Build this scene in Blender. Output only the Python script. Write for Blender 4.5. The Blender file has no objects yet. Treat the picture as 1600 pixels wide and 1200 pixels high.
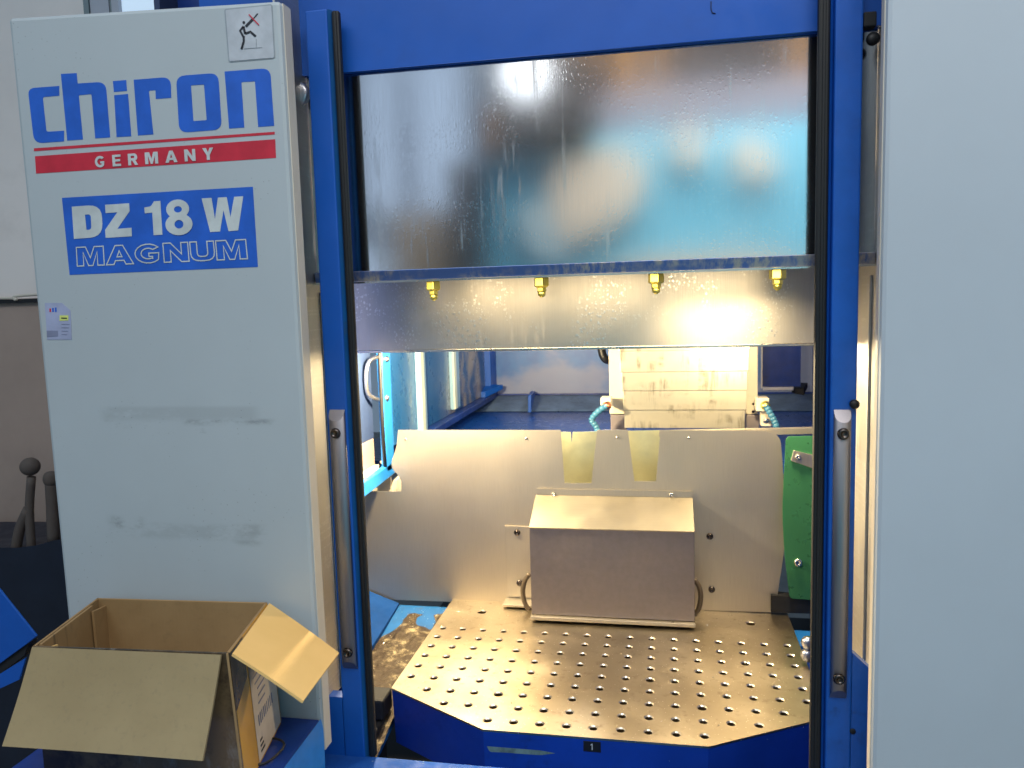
import bpy, math, random
from mathutils import Vector, Matrix
from mathutils.geometry import tessellate_polygon
random.seed(7)
S = bpy.context.scene
COL = S.collection
EYE = 1.55
# ------------------------------------------------------------------ camera
YAW, PITCH, ROLL, FPX = 0.190653814, 0.106098104, 0.0290315766, 1234.08
cy, sy = math.cos(YAW), math.sin(YAW); cp, sp = math.cos(PITCH), math.sin(PITCH)
FW = Vector((-sy*cp, cy*cp, -sp)); r0 = Vector((cy, sy, 0)); d0 = FW.cross(r0)
cr, sr = math.cos(ROLL), math.sin(ROLL)
RT = cr*r0 + sr*d0; DN = -sr*r0 + cr*d0
cam_d = bpy.data.cameras.new('camera'); cam = bpy.data.objects.new('camera', cam_d); COL.objects.link(cam)
cam_d.sensor_width = 36; cam_d.lens = 36*FPX/1600; cam_d.clip_start = 0.02; cam_d.clip_end = 200
cam.matrix_world = Matrix(((RT.x, -DN.x, -FW.x, 0), (RT.y, -DN.y, -FW.y, 0), (RT.z, -DN.z, -FW.z, EYE), (0, 0, 0, 1)))
S.camera = cam
cam_d.dof.use_dof = True; cam_d.dof.focus_distance = 1.3; cam_d.dof.aperture_fstop = 9.0
# ------------------------------------------------------------------ world, light, exposure
W = bpy.data.worlds.new('World'); S.world = W; W.use_nodes = True
bg = W.node_tree.nodes['Background']; bg.inputs[0].default_value = (0.46, 0.66, 0.90, 1); bg.inputs[1].default_value = 0.30
S.view_settings.view_transform = 'Standard'; S.view_settings.look = 'None'
S.view_settings.exposure = 0.0; S.view_settings.gamma = 1.0
def area(name, loc, target, sx, sy_, power, col):
    l = bpy.data.lights.new(name, 'AREA'); l.shape = 'RECTANGLE'; l.size = sx; l.size_y = sy_; l.energy = power; l.color = col
    o = bpy.data.objects.new(name, l); COL.objects.link(o); o.location = loc
    o.rotation_euler = (Vector(target)-Vector(loc)).to_track_quat('-Z', 'Y').to_euler(); return o
def bulb(name, loc, r, power, col):
    l = bpy.data.lights.new(name, 'POINT'); l.shadow_soft_size = r; l.energy = power; l.color = col
    o = bpy.data.objects.new(name, l); COL.objects.link(o); o.location = loc; return o
WARM = (1.0, 0.78, 0.44)
area('hall_window_light', (-1.6, -2.0, 5.0), (0.0, 1.1, 1.5), 3.2, 1.8, 72, (0.76, 0.90, 1.0))
area('mirror_fill_light', (0.6, -0.35, 3.45), (0.8, -1.0, 1.4), 2.4, 0.8, 95, (1.0, 0.96, 0.90))  # added fill for the unseen shapes mirrored in the splash guard
bulb('work_lamp_left', (-0.60, 1.80, EYE-0.105), 0.03, 82.0, WARM)
bulb('work_lamp_right', (0.23, 1.86, EYE-0.108), 0.03, 19.0, WARM)
bulb('work_lamp_front_left', (-0.50, 1.50, EYE-0.03), 0.03, 5.0, WARM)
bulb('rear_fill_light', (-0.25, 2.75, EYE+0.02), 0.05, 7.0, (1.0, 0.92, 0.80))  # added fill to brighten the rear wall; no lamp known there
area('ledge_strip_light', (-0.12, 1.25, EYE+0.030), (-0.12, 1.40, EYE-0.08), 0.60, 0.012, 0.34, WARM).data.spread = math.radians(110)
area('apron_glare_fill', (0.10, 1.19, EYE+0.012), (0.110, 1.40, EYE-0.155), 0.16, 0.025, 0.36, WARM).data.spread = math.radians(70)  # added light standing in for glare at the foot of the lower sheet
# ------------------------------------------------------------------ geometry helpers
ORG = {}
def P(x, y, Y):
    v = RT*((x-800)/FPX) + DN*((y-600)/FPX) + FW; k = Y/v.y
    return Vector((v.x*k, Y, v.z*k+EYE))
def PZ(x, y, Z):
    v = RT*((x-800)/FPX) + DN*((y-600)/FPX) + FW; k = (Z-EYE)/v.z
    return Vector((v.x*k, v.y*k, Z))
def thing(name, label, cat, loc, group=None):
    o = bpy.data.objects.new(name, None); COL.objects.link(o); o.location = loc; o.empty_display_size = 0.05
    o['label'] = label; o['category'] = cat
    if group: o['group'] = group
    ORG[o] = Vector(loc); return o
def tag(o, label, cat, group=None):
    o['label'] = label; o['category'] = cat
    if group: o['group'] = group
    return o
def mesh(name, vs, fs, mat, parent=None, smooth=False, mi=None, origin=None):
    vs = [Vector(v) for v in vs]
    if parent is not None: org = ORG[parent]
    else:
        if origin is None:
            origin = Vector(((min(v.x for v in vs)+max(v.x for v in vs))/2, (min(v.y for v in vs)+max(v.y for v in vs))/2, min(v.z for v in vs)))
        org = Vector(origin)
    me = bpy.data.meshes.new(name); me.from_pydata([tuple(v-org) for v in vs], [], fs)
    mats = mat if isinstance(mat, (list, tuple)) else [mat]
    for m in mats: me.materials.append(m)
    if mi: me.polygons.foreach_set('material_index', mi)
    if smooth: me.polygons.foreach_set('use_smooth', [True]*len(me.polygons))
    me.update()
    o = bpy.data.objects.new(name, me); COL.objects.link(o)
    if parent is not None: o.parent = parent
    else: o.location = org
    ORG[o] = org; return o
def bevel(o, w, seg=2):
    m = o.modifiers.new('bevel', 'BEVEL'); m.width = w; m.segments = seg; m.limit_method = 'ANGLE'; m.angle_limit = math.radians(35); m.harden_normals = False
    return o
BF = [(0, 3, 2, 1), (4, 5, 6, 7), (0, 1, 5, 4), (1, 2, 6, 5), (2, 3, 7, 6), (3, 0, 4, 7)]
def hexa(name, b, t, mat, parent=None, bv=0.0):
    o = mesh(name, list(b)+list(t), BF, mat, parent)
    return bevel(o, bv) if bv else o
def box(name, x0, x1, y0, y1, z0, z1, mat, parent=None, bv=0.0):
    return hexa(name, [(x0, y0, z0), (x1, y0, z0), (x1, y1, z0), (x0, y1, z0)], [(x0, y0, z1), (x1, y0, z1), (x1, y1, z1), (x0, y1, z1)], mat, parent, bv)
def rnd(pts, seg=5):
    """polygon corners (x, y[, radius]) -> rounded outline"""
    out = []; n = len(pts)
    for i, p in enumerate(pts):
        a = Vector((p[0], p[1])); r = p[2] if len(p) > 2 else 0
        if r <= 0: out.append(a); continue
        b = Vector(pts[i-1][:2]); c = Vector(pts[(i+1) % n][:2])
        u = (b-a).normalized(); v = (c-a).normalized()
        r1 = min(r, (b-a).length*.98, (c-a).length*.98)
        for k in range(seg+1):
            t = k/seg; out.append((a+u*r1)*(1-t)**2 + a*2*t*(1-t) + (a+v*r1)*t*t)
    return out
def circ(cx, cy_, rx, ry=None, n=24, ph=0):
    ry = rx if ry is None else ry
    return [Vector((cx+rx*math.cos(2*math.pi*k/n+ph), cy_+ry*math.sin(2*math.pi*k/n+ph))) for k in range(n)]
def plate(name, loops, fn, depth, mat, parent=None, bv=0, smooth=False):
    """filled outline with holes; fn maps 2-D -> front 3-D point; depth = vector of thickness"""
    L3 = [[Vector((p[0], p[1], 0)) for p in l] for l in loops]
    tris = tessellate_polygon(L3); flat = [p for l in L3 for p in l]; n = len(flat)
    F = [fn(p.x, p.y) for p in flat]; D = Vector(depth); vs = F+[f+D for f in F]; fs = []
    for t in tris:
        a, b, c = (F[i] for i in t)
        if (b-a).cross(c-a).dot(D) > 0: t = (t[0], t[2], t[1])
        fs.append(tuple(t)); fs.append((t[0]+n, t[2]+n, t[1]+n))
    k = 0
    for l in L3:
        m = len(l)
        for i in range(m): a, b = k+i, k+(i+1) % m; fs.append((a, b, b+n, a+n))
        k += m
    o = mesh(name, vs, fs, mat, parent, smooth)
    if bv: bevel(o, bv)
    return o
def tube(name, pts, r, mat, parent=None, n=10, cap=True, radii=None):
    pts = [Vector(p) for p in pts]; vs = []; fs = []; up = None
    for i, p in enumerate(pts):
        t = (pts[min(i+1, len(pts)-1)]-pts[max(i-1, 0)]).normalized()
        if up is None: up = t.orthogonal().normalized()
        up = (up-t*up.dot(t)).normalized(); w = t.cross(up); rr = radii[i] if radii else r
        for k in range(n):
            a = 2*math.pi*k/n; vs.append(p+up*(rr*math.cos(a))+w*(rr*math.sin(a)))
    for i in range(len(pts)-1):
        for k in range(n): a = i*n+k; b = i*n+(k+1) % n; fs.append((a, b, b+n, a+n))
    if cap: fs.append(tuple(range(n))[::-1]); fs.append(tuple(range((len(pts)-1)*n, len(pts)*n)))
    return mesh(name, vs, fs, mat, parent, True)
def lathe(name, prof, c, axis, mat, parent=None, n=18, smooth=True):
    """prof: (radius, distance along axis)"""
    c = Vector(c); ax = Vector(axis).normalized(); u = ax.orthogonal().normalized(); w = ax.cross(u); vs = []; fs = []
    for r, h in prof:
        for k in range(n):
            a = 2*math.pi*k/n; vs.append(c+ax*h+u*(r*math.cos(a))+w*(r*math.sin(a)))
    for i in range(len(prof)-1):
        for k in range(n): a = i*n+k; b = i*n+(k+1) % n; fs.append((a, b, b+n, a+n))
    fs.append(tuple(range(n))[::-1]); fs.append(tuple(range((len(prof)-1)*n, len(prof)*n)))
    o = mesh(name, vs, fs, mat, parent, smooth)
    return o
def spline(pts, n=8):
    pts = [Vector(p) for p in pts]; q = [pts[0]*2-pts[1]]+pts+[pts[-1]*2-pts[-2]]; out = []
    for i in range(1, len(q)-2):
        for k in range(n):
            t = k/n; a, b, c, d = q[i-1:i+3]
            out.append(0.5*((2*b)+(c-a)*t+(2*a-5*b+4*c-d)*t*t+(3*b-a-3*c+d)*t**3))
    out.append(pts[-1]); return out
# ------------------------------------------------------------------ materials
class M:
    def __init__(s, name):
        s.m = bpy.data.materials.new(name); s.m.use_nodes = True; s.t = s.m.node_tree; s.b = s.t.nodes['Principled BSDF']
        s.co = s.t.nodes.new('ShaderNodeTexCoord').outputs['Object']
    def n(s, typ, ins={}, **kw):
        q = s.t.nodes.new(typ)
        for k, v in kw.items(): setattr(q, k, v)
        for k, v in ins.items(): s.put(q.inputs[k], v)
        return q
    def put(s, sock, v):
        if isinstance(v, bpy.types.NodeSocket): s.t.links.new(v, sock)
        else:
            if sock.type == 'RGBA' and len(v) == 3: v = (*v, 1)
            sock.default_value = v
    def set(s, **kw):
        for k, v in kw.items(): s.put(s.b.inputs[k.replace('_', ' ')], v)
    def map(s, sc=(1, 1, 1), loc=(0, 0, 0)):
        return s.n('ShaderNodeMapping', {'Vector': s.co, 'Scale': sc, 'Location': loc}).outputs[0]
    def noise(s, scale=5, detail=4, rough=.6, sc=(1, 1, 1), loc=(0, 0, 0), dist=0):
        return s.n('ShaderNodeTexNoise', {'Vector': s.map(sc, loc), 'Scale': scale, 'Detail': detail, 'Roughness': rough, 'Distortion': dist}).outputs[0]
    def vor(s, scale=5, sc=(1, 1, 1), rnd_=1.0, loc=(0, 0, 0)):
        return s.n('ShaderNodeTexVoronoi', {'Vector': s.map(sc, loc), 'Scale': scale, 'Randomness': rnd_}).outputs[0]
    def vor2(s, scale, plane='xz', sc=(1, 1)):
        q = s.xyz(); k = {'x': 0, 'y': 1, 'z': 2}
        v = s.n('ShaderNodeCombineXYZ', {'X': s.op('MULTIPLY', q[k[plane[0]]], sc[0]), 'Y': s.op('MULTIPLY', q[k[plane[1]]], sc[1])}).outputs[0]
        return s.n('ShaderNodeTexVoronoi', {'Vector': v, 'Scale': scale}, voronoi_dimensions='2D').outputs[0]
    def rng(s, v, a, b, c=0., d=1.):
        return s.n('ShaderNodeMapRange', {'Value': v, 'From Min': a, 'From Max': b, 'To Min': c, 'To Max': d}, interpolation_type='SMOOTHSTEP').outputs[0]
    def op(s, o, a, b=0.):
        q = s.n('ShaderNodeMath', operation=o); s.put(q.inputs[0], a); s.put(q.inputs[1], b); return q.outputs[0]
    def mix(s, f, a, b, mode='MIX'):
        q = s.n('ShaderNodeMix', data_type='RGBA', blend_type=mode); s.put(q.inputs[0], f); s.put(q.inputs[6], a); s.put(q.inputs[7], b); return q.outputs[2]
    def xyz(s):
        q = s.n('ShaderNodeSeparateXYZ', {'Vector': s.co}); return q.outputs
    def bump(s, h, st=.2, d=.001):
        s.put(s.b.inputs['Normal'], s.n('ShaderNodeBump', {'Height': h, 'Strength': st, 'Distance': d}).outputs[0])
def paint(name, col, rough=.45, mott=.12, dirt=.0, dirtcol=(.03, .025, .02), scale=3., peel=.15, spec=.5, chips=0., chipcol=(.45, .45, .42)):
    a = M(name); n1 = a.noise(scale, 6, .65); n2 = a.noise(scale*9, 4, .6, loc=(3, 1, 7))
    dark = tuple(c*(1-mott) for c in col); lite = tuple(min(1, c*(1+mott)) for c in col)
    c = a.mix(a.rng(n1, .3, .7), dark, lite)
    if dirt:
        g = a.op('MULTIPLY', a.rng(n2, .48, .75), a.rng(a.noise(scale*1.7, 3, .5, loc=(9, 4, 2)), .45, .7))
        c = a.mix(a.op('MULTIPLY', g, dirt), c, dirtcol)
    if chips:
        g = a.rng(a.noise(55, 6, .7, loc=(2, 8, 1)), .70-chips*.06, .72-chips*.06); c = a.mix(g, c, chipcol)
    a.set(Base_Color=c, Roughness=a.rng(n2, .2, .8, rough*.8, min(1, rough*1.25)), IOR=1.45)
    a.b.inputs['Specular IOR Level'].default_value = spec
    a.bump(a.noise(350, 2, .5), peel, .0004); return a.m
def steel(name, col, rough=.28, axis='z', drops=0., drips=0., stain=0., staincol=(.25, .18, .10), aniso=.0, var=.25, rv=.25):
    a = M(name); sc = {'z': (1, 1, .02), 'x': (.02, 1, 1), 'n': (1, 1, 1)}[axis]
    br = a.noise(900 if axis != 'n' else 60, 3, .6, sc=sc); cl = a.noise(4, 5, .6)
    c = a.mix(a.rng(cl, .3, .7), tuple(x*(1-var*.5) for x in col), col)
    c = a.mix(a.op('MULTIPLY', a.rng(br, .3, .7), .25), c, tuple(x*.72 for x in col))
    if stain:
        g = a.op('MULTIPLY', a.rng(a.noise(9, 6, .7, sc=(1, 1, .35), loc=(4, 4, 4)), .5, .72), stain); c = a.mix(g, c, staincol)
    r = a.op('ADD', a.rng(cl, .2, .8, rough*(1-rv), rough*(1+rv)), a.op('MULTIPLY', br, rough*.25)); h = a.op('MULTIPLY', br, .35)
    if drips:
        d = a.op('MULTIPLY', a.rng(a.noise(70, 4, .65, sc=(1, 1, .07)), .54, .72), a.rng(a.noise(6, 4, .6, loc=(1, 2, 3)), .42, .66))
        d = a.op('MULTIPLY', d, drips); c = a.mix(d, c, (.75, .74, .72)); r = a.op('ADD', r, a.op('MULTIPLY', d, .35))
    if drops:
        v = a.op('MINIMUM', a.vor2(95, 'xz', (1, .8)), a.op('MULTIPLY', a.vor2(170, 'xz', (1, .6)), 1.2)); k = a.rng(a.noise(9, 3, .6, loc=(7, 0, 0)), .46, .56)
        d = a.op('MULTIPLY', a.rng(v, .14, .24, 1., 0.), k)
        d = a.op('MULTIPLY', d, a.rng(a.noise(190, 1, .5), .44, .5)); d = a.op('MULTIPLY', d, drops)
        c = a.mix(d, c, (1., .98, .94)); h = a.op('ADD', h, a.op('MULTIPLY', d, 4.)); r = a.op('MULTIPLY', r, a.op('SUBTRACT', 1., a.op('MULTIPLY', d, .5)))
    a.set(Base_Color=c, Metallic=1., Roughness=r)
    if aniso: a.set(Anisotropic=aniso)
    a.bump(h, .12, .0003); return a.m
def flat(name, col, rough=.6, metal=0.):
    a = M(name); n = a.noise(20, 4, .6)
    c = a.mix(a.rng(n, .3, .7), tuple(x*.86 for x in col), tuple(min(1, x*1.1) for x in col)); a.set(Base_Color=c, Roughness=rough, Metallic=metal); return a.m
BLUE = (.006, .088, .43)
m_blue = paint('blue_enamel', BLUE, .42, .10, .25, (.01, .02, .06), 2.5, .12)
m_blue_worn = paint('worn_blue_enamel', (.008, .09, .42), .4, .18, .5, (.01, .015, .04), 5, .15, chips=.3, chipcol=(.15, .3, .55))
m_blue_in = paint('oily_blue_enamel', (.018, .13, .40), .32, .25, .5, (.02, .03, .05), 3, .1)
m_tray = paint('tray_blue_enamel', (.008, .085, .27), .4, .2, .5, (.05, .05, .03), 6, .1)
m_blue_lite = paint('bright_blue_enamel', (.02, .20, .62), .35, .12, .3, (.05, .05, .05), 6, .1)
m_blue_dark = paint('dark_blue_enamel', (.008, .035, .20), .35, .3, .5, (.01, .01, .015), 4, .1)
m_rubber = flat('black_rubber', (.006, .006, .008), .55)
m_dkrub = flat('brown_rubber', (.10, .075, .05), .45)
m_black = flat('black_recess', (.008, .009, .012), .7)
m_cream = paint('cream_metal_edge', (.62, .56, .47), .4, .08, .1)
m_upper = steel('polished_sheet_steel', (.80, .80, .80), .11, 'z', .12, .55, 0, var=.15)
m_apron = steel('wet_sheet_steel', (.72, .67, .60), .43, 'z', .6, .6, .10, var=.15, rv=.15)
m_plate = steel('brushed_partition_steel', (.58, .53, .45), .42, 'z', 0, .0, .16, (.42, .33, .25), var=.08, rv=.07)
m_boxtop = steel('cover_top_steel', (.42, .385, .31), .48, 'x', 0, 0, .15, (.3, .25, .2))  # lighter copy of the cover steel for the lamp-lit top
m_coverbox = steel('matt_cover_steel', (.30, .265, .275), .5, 'n', 0, 0, .1, (.3, .25, .22), var=.15)  # darker purplish tone puts the box front's shade into the colour
m_jamb = steel('jamb_steel', (.56, .54, .50), .42, 'z', .1, .5, .2, var=.2)
m_handle = steel('grey_handle_steel', (.34, .32, .35), .38, 'z', 0, 0, .2, (.2, .18, .17), var=.2)
m_alu = steel('brushed_aluminium', (.62, .62, .66), .33, 'z', 0, 0, .1, var=.2)
m_screw = steel('dark_screw_steel', (.10, .085, .08), .25, 'n')
m_bright = steel('bright_screw_steel', (.75, .72, .66), .25, 'n')
a = M('streaked_telescopic_steel'); n1 = a.noise(3, 5, .6); n2 = a.noise(42, 5, .7, sc=(1, 1, .12)); n3 = a.noise(9, 4, .6, sc=(1, 1, 2))
c = a.mix(a.rng(n1, .3, .7), (.52, .49, .40), (.66, .62, .52)); c = a.mix(a.op('MULTIPLY', a.op('MULTIPLY', a.rng(n2, .44, .68), a.rng(n3, .42, .60)), .85), c, (.20, .18, .14))
a.set(Base_Color=c, Metallic=.85, Roughness=.42); m_tele = a.m
m_brass = steel('brass', (1.0, .88, .22), .32, 'n', var=.1)
m_copper = steel('copper_fitting', (.80, .35, .18), .3, 'n')
m_yellowplate = steel('oily_yellow_steel', (.90, .88, .58), .4, 'n', 0, 0, .3, (.5, .48, .3))
m_green = paint('green_gloss_enamel', (.06, .25, .11), .30, .1, .0, (.02, .05, .02), 4, .05, .6)
m_green.node_tree.nodes['Principled BSDF'].inputs['Metallic'].default_value = .45
m_hose = flat('blue_hose_plastic', (.05, .18, .30), .35)
m_blackhose = flat('black_hose', (.012, .012, .013), .4)
m_chips = M('metal_chips'); _n = m_chips.noise(24, 8, .85)
m_chips.set(Base_Color=m_chips.mix(m_chips.rng(_n, .50, .64), (.045, .03, .018), (.34, .28, .17)), Roughness=.5, Metallic=.3); m_chips.bump(m_chips.noise(260, 3, .7), 1., .003); m_chips = m_chips.m
# pallet top: machined steel, oily
a = M('machined_pallet_steel'); c1 = a.noise(3.5, 6, .65); c2 = a.noise(40, 4, .6); c3 = a.noise(500, 2, .5, sc=(1, .03, 1))
c = a.mix(a.rng(c1, .35, .68), (.42, .355, .26), (.57, .49, .37)); c = a.mix(a.op('MULTIPLY', a.rng(c2, .55, .75), .5), c, (.20, .15, .11))
sp_ = a.op('MULTIPLY', a.rng(a.vor2(110, 'xy'), .05, .10, 1, 0), a.rng(a.noise(120, 1, .5), .56, .62)); c = a.mix(sp_, c, (.95, .9, .75))
a.set(Base_Color=c, Metallic=1., Roughness=a.op('ADD', a.rng(c1, .3, .7, .30, .44), a.op('MULTIPLY', c2, .08))); a.bump(a.op('ADD', c3, a.op('MULTIPLY', sp_, 3)), .15, .0004); m_pallet = a.m
m_rimst = steel('hole_chamfer_steel', (.80, .70, .54), .3, 'n')  # paler steel puts a glint into the colour of the hole rims
m_hole = flat('dark_hole_wall', (.12, .085, .05), .35, .8)  # darker metal inside the holes
# white cladding with its smears
def white_panel_mat(name, marks=True, col=(.40, .445, .475)):
    a = M(name); n1 = a.noise(2.2, 5, .6); c = a.mix(a.rng(n1, .3, .7), tuple(x*.96 for x in col), tuple(x*1.03 for x in col))
    sx, sy2, sz = a.xyz()
    if marks:
        def bxm(p0, p1, e=.012):
            q0 = P(*p0, 1.04)-PAN_O; q1 = P(*p1, 1.04)-PAN_O
            m = a.op('MULTIPLY', a.rng(sx, q0.x-e, q0.x+e), a.rng(sx, q1.x-e, q1.x+e, 1., 0.))
            return a.op('MULTIPLY', m, a.op('MULTIPLY', a.rng(sz, q1.z-e*.5, q1.z+e*.5), a.rng(sz, q0.z-e*.3, q0.z+e*.3, 1., 0.)))
        nn = a.noise(22, 6, .75, sc=(.6, 1, 1.3), loc=(1, 1, 1)); n3 = a.noise(110, 4, .7)
        for p0, p1, s_, th in (((160, 636), (402, 656), .22, .30), ((168, 634), (200, 676), .35, .47), ((290, 656), (420, 662), .75, .42), ((165, 655), (430, 680), .45, .54), ((356, 722), (380, 738), 1., .52),
                           ((172, 806), (222, 824), .45, .42), ((170, 815), (410, 846), .22, .46), ((370, 845), (405, 851), .5, .4), ((370, 818), (412, 838), .25, .4), ((300, 590), (420, 634), .35, .6)):
            c = a.mix(a.op('MULTIPLY', a.op('MULTIPLY', bxm(p0, p1), s_), a.rng(nn, th, th+.16)), c, (.17, .18, .19))
        sp2 = a.op('MULTIPLY', a.rng(a.vor2(60), .03, .06, 1, 0), a.rng(a.noise(7, 3, .6), .52, .62)); c = a.mix(a.op('MULTIPLY', sp2, .5), c, (.12, .12, .13))
    a.set(Base_Color=c, Roughness=.48); a.bump(a.noise(420, 2, .5), .12, .0004); return a.m
# ------------------------------------------------------------------ the setting
def setting(name, x0, x1, y0, y1, z0, z1, mat):
    o = box(name, x0, x1, y0, y1, z0, z1, mat); o['kind'] = 'structure'; return o
m_conc = paint('grey_floor', (.20, .20, .19), .6, .2, .5, (.05, .05, .05), 1.5)
setting('floor', -9, 9, -9, 9, -.1, 0, m_conc)
m_plaster = paint('cream_plaster', (.80, .73, .69), .7, .06, .1, scale=1.2)
m_plaster_b = paint('pale_plaster', (.78, .74, .73), .7, .06, .1, scale=1.2)
zl = P(50, 466, 1.9).z
setting('wall', -5, -.86, 1.90, 2.0, zl, 3.6, m_plaster)
# brown lower cladding of that wall, with the loose edging along its top
m_brown = paint('brown_lacquer', (.40, .30, .25), .38, .12, .3, (.05, .04, .04), 1.5)
wb = thing('wainscot', 'brown lower wall with a loose strip along its top, left of the lettered panel', 'wall panel', (-1.6, 1.88, 0))
box('panel', -5, -.86, 1.88, 1.93, 0, zl, m_brown, wb, .004)
tube('edging', spline([(-4, 1.872, zl+.01), (-2.2, 1.868, zl+.005), P(0, 466, 1.868), P(25, 468, 1.866), P(60, 460, 1.868), (-.9, 1.87, zl+.01)]), .004, m_cream, wb, 8)
box('edging_strip', -5, -.86, 1.868, 1.88, zl-.012, zl-.002, m_black, wb)
# ------------------------------------------------------------------ left cladding panel with lettering
YP = 1.04
PAN_O = Vector((P(250, 1110, YP).x, YP, EYE-.665))
m_white = white_panel_mat('white_cladding_enamel'); m_white_r = white_panel_mat('white_cladding_enamel_clean', False, (.40, .45, .51))  # right panel's bluer tint puts cool light into its colour
pl = thing('cladding_panel', 'white machine cladding panel printed with blue chiron lettering and a DZ 18 W plate', 'machine panel', PAN_O)
xl = P(60, 500, YP).x; xr = P(472, 600, YP).x; zt = P(430, 1, YP).z
zpb = EYE-.665; cTL, cTR = P(12, 27, YP), P(438, 0, YP); cBL = P(103, 945, YP); xbl = cTL.x+(cBL.x-cTL.x)*(cTL.z-zpb)/(cTL.z-cBL.z)
hexa('panel_sheet', [(xbl, YP, zpb), (xr, YP, zpb), (xr, YP+.030, zpb), (xbl, YP+.030, zpb)], [(cTL.x, YP, cTL.z), (xr, YP, cTR.z), (xr, YP+.030, cTR.z), (cTL.x, YP+.030, cTL.z)], m_white, pl, .006)
box('panel_edge', xr-.001, xr+.0012, YP+.006, YP+.0285, EYE-.664, zt-.002, m_cream, pl, .0005)  # cream strip puts the warm light on this edge into its colour
box('panel_back', xl+.1, xr-.03, YP+.031, YP+.075, EYE-.66, zt-.02, m_blue_dark, pl)
m_ink = flat('blue_print', (.016, .105, .52), .4); m_red = flat('red_print', (.52, .022, .045), .4); m_inkw = flat('pale_print', (.50, .54, .55), .45)
DEC = .0006
def zpt(off=0.): return lambda x, y: P(x/2.4, y/2.4, YP-off)
def decal(name, loops, mat, parent, off=0.0004, seg=5):
    return plate(name, [rnd(l, seg) if not isinstance(l[0], Vector) else l for l in loops], zpt(off), (0, DEC*.5, 0), mat, parent)
letters = [
 [[(104, 331, 26), (222, 322), (222, 359), (160, 364, 8), (174, 494, 8), (240, 490), (240, 530), (128, 538, 34)]],
 [[(228, 277), (287, 274), (291, 313), (396, 306, 34), (413, 515), (357, 519), (343, 353, 5), (295, 357, 5), (311, 523), (252, 527)]],
 [[(423, 304), (473, 300), (476, 341), (427, 345)], ],
 [[(501, 299), (640, 288, 34), (642, 367), (584, 371), (583, 338, 4), (558, 340, 4), (575, 504), (517, 508)]],
 [[(660, 285, 34), (818, 273, 34), (832, 486, 34), (672, 498, 34)], [(716, 320, 3), (725, 454, 3), (775, 450, 3), (765, 317, 3)]],
 [[(842, 268), (1013, 255, 34), (1028, 472), (968, 476), (956, 305, 4), (905, 308, 4), (916, 478), (859, 482)]]]
for l in letters[:2]+letters[3:]: decal('letter', l, m_ink, pl)
li = decal('letter', [[(428, 357), (480, 352), (492, 511), (437, 514)]], m_ink, pl); decal('letter_dot', letters[2], m_ink, li)
decal('stripe', [[(127, 556), (1030, 494), (1030, 504), (127, 567)]], m_red, pl)
ban = decal('banner', [[(131, 586), (1032, 522), (1035, 592), (135, 651)]], m_red, pl)
model = decal('model_plate', [[(232, 742), (948, 700), (967, 1001), (261, 1031)]], m_ink, pl)
dz = [
 [[(269, 775), (380, 767, 50), (386, 888, 50), (277, 896)], [(318, 805), (324, 862), (343, 861, 12), (340, 803, 12)]],
 [[(394, 768), (484, 762), (486, 792), (440, 858), (493, 854), (494, 886), (396, 892), (394, 862), (440, 796), (396, 799)]],
 [[(577, 755), (601, 753), (609, 880), (576, 882), (571, 797), (543, 800), (541, 778), (566, 774, 8)]],
 [[(756, 744), (793, 742), (806, 822), (817, 741), (850, 739), (864, 815), (878, 738), (912, 736), (893, 864), (857, 867), (838, 788), (825, 868), (788, 870)]]]
for l in dz: decal('letter', l, m_inkw, model, .0010)
def turned(pts, a=-.06):
    c = sum(pts, Vector((0, 0)))/len(pts); ca, sa = math.cos(a), math.sin(a)
    return [Vector((c.x+(p-c).x*ca-(p-c).y*sa, c.y+(p-c).x*sa+(p-c).y*ca)) for p in pts]
e8 = decal('letter', [turned(circ(666, 784, 43, 36)), turned(circ(667, 785, 15, 12))], m_inkw, model, .0010)
decal('letter_bowl', [turned(circ(671, 841, 51, 41)), turned(circ(671, 841, 17, 16))], m_inkw, e8, .0013)
def arc(a0, a1, rx, ry, n=14): return [(.5+rx*math.cos(math.radians(a0+(a1-a0)*k/n)), .5+ry*math.sin(math.radians(a0+(a1-a0)*k/n))) for k in range(n+1)]
GL = {'M': [[(0, 0), (0, 1), (.34, 1), (.5, .42), (.66, 1), (1, 1), (1, 0), (.76, 0), (.76, .72), (.58, 0), (.42, 0), (.24, .72), (.24, 0)]],
 'A': [[(0, 0), (.36, 1), (.64, 1), (1, 0), (.72, 0), (.66, .2), (.34, .2), (.28, 0)], [(.41, .4), (.5, .72), (.59, .4)]],
 'G': [arc(40, 318, .5, .5)+[(.90, .52), (.52, .52), (.52, .34), (.66, .34), (.66, .24)]+arc(300, 48, .27, .28)],
 'N': [[(0, 0), (0, 1), (.3, 1), (.72, .4), (.72, 1), (1, 1), (1, 0), (.7, 0), (.28, .6), (.28, 0)]],
 'U': [[(0, 1), (.28, 1), (.28, .22, .18), (.72, .22, .18), (.72, 1), (1, 1), (1, 0, .4), (0, 0, .4)]],
 'E': [[(0, 0), (0, 1), (1, 1), (1, .8), (.32, .8), (.32, .6), (.92, .6), (.92, .41), (.32, .41), (.32, .2), (1, .2), (1, 0)]],
 'R': [[(0, 0), (0, 1), (.95, 1, .35), (.95, .42, .3), (.72, .42), (1, 0), (.68, 0), (.42, .40), (.3, .4), (.3, 0)], [(.3, .6), (.3, .8), (.66, .8, .1), (.66, .6, .1)]],
 'Y': [[(.36, 0), (.36, .4), (0, 1), (.34, 1), (.5, .62), (.66, 1), (1, 1), (.64, .4), (.64, 0)]]}
def lerp2(a, b, t): return Vector((a[0]+(b[0]-a[0])*t, a[1]+(b[1]-a[1])*t))
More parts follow.
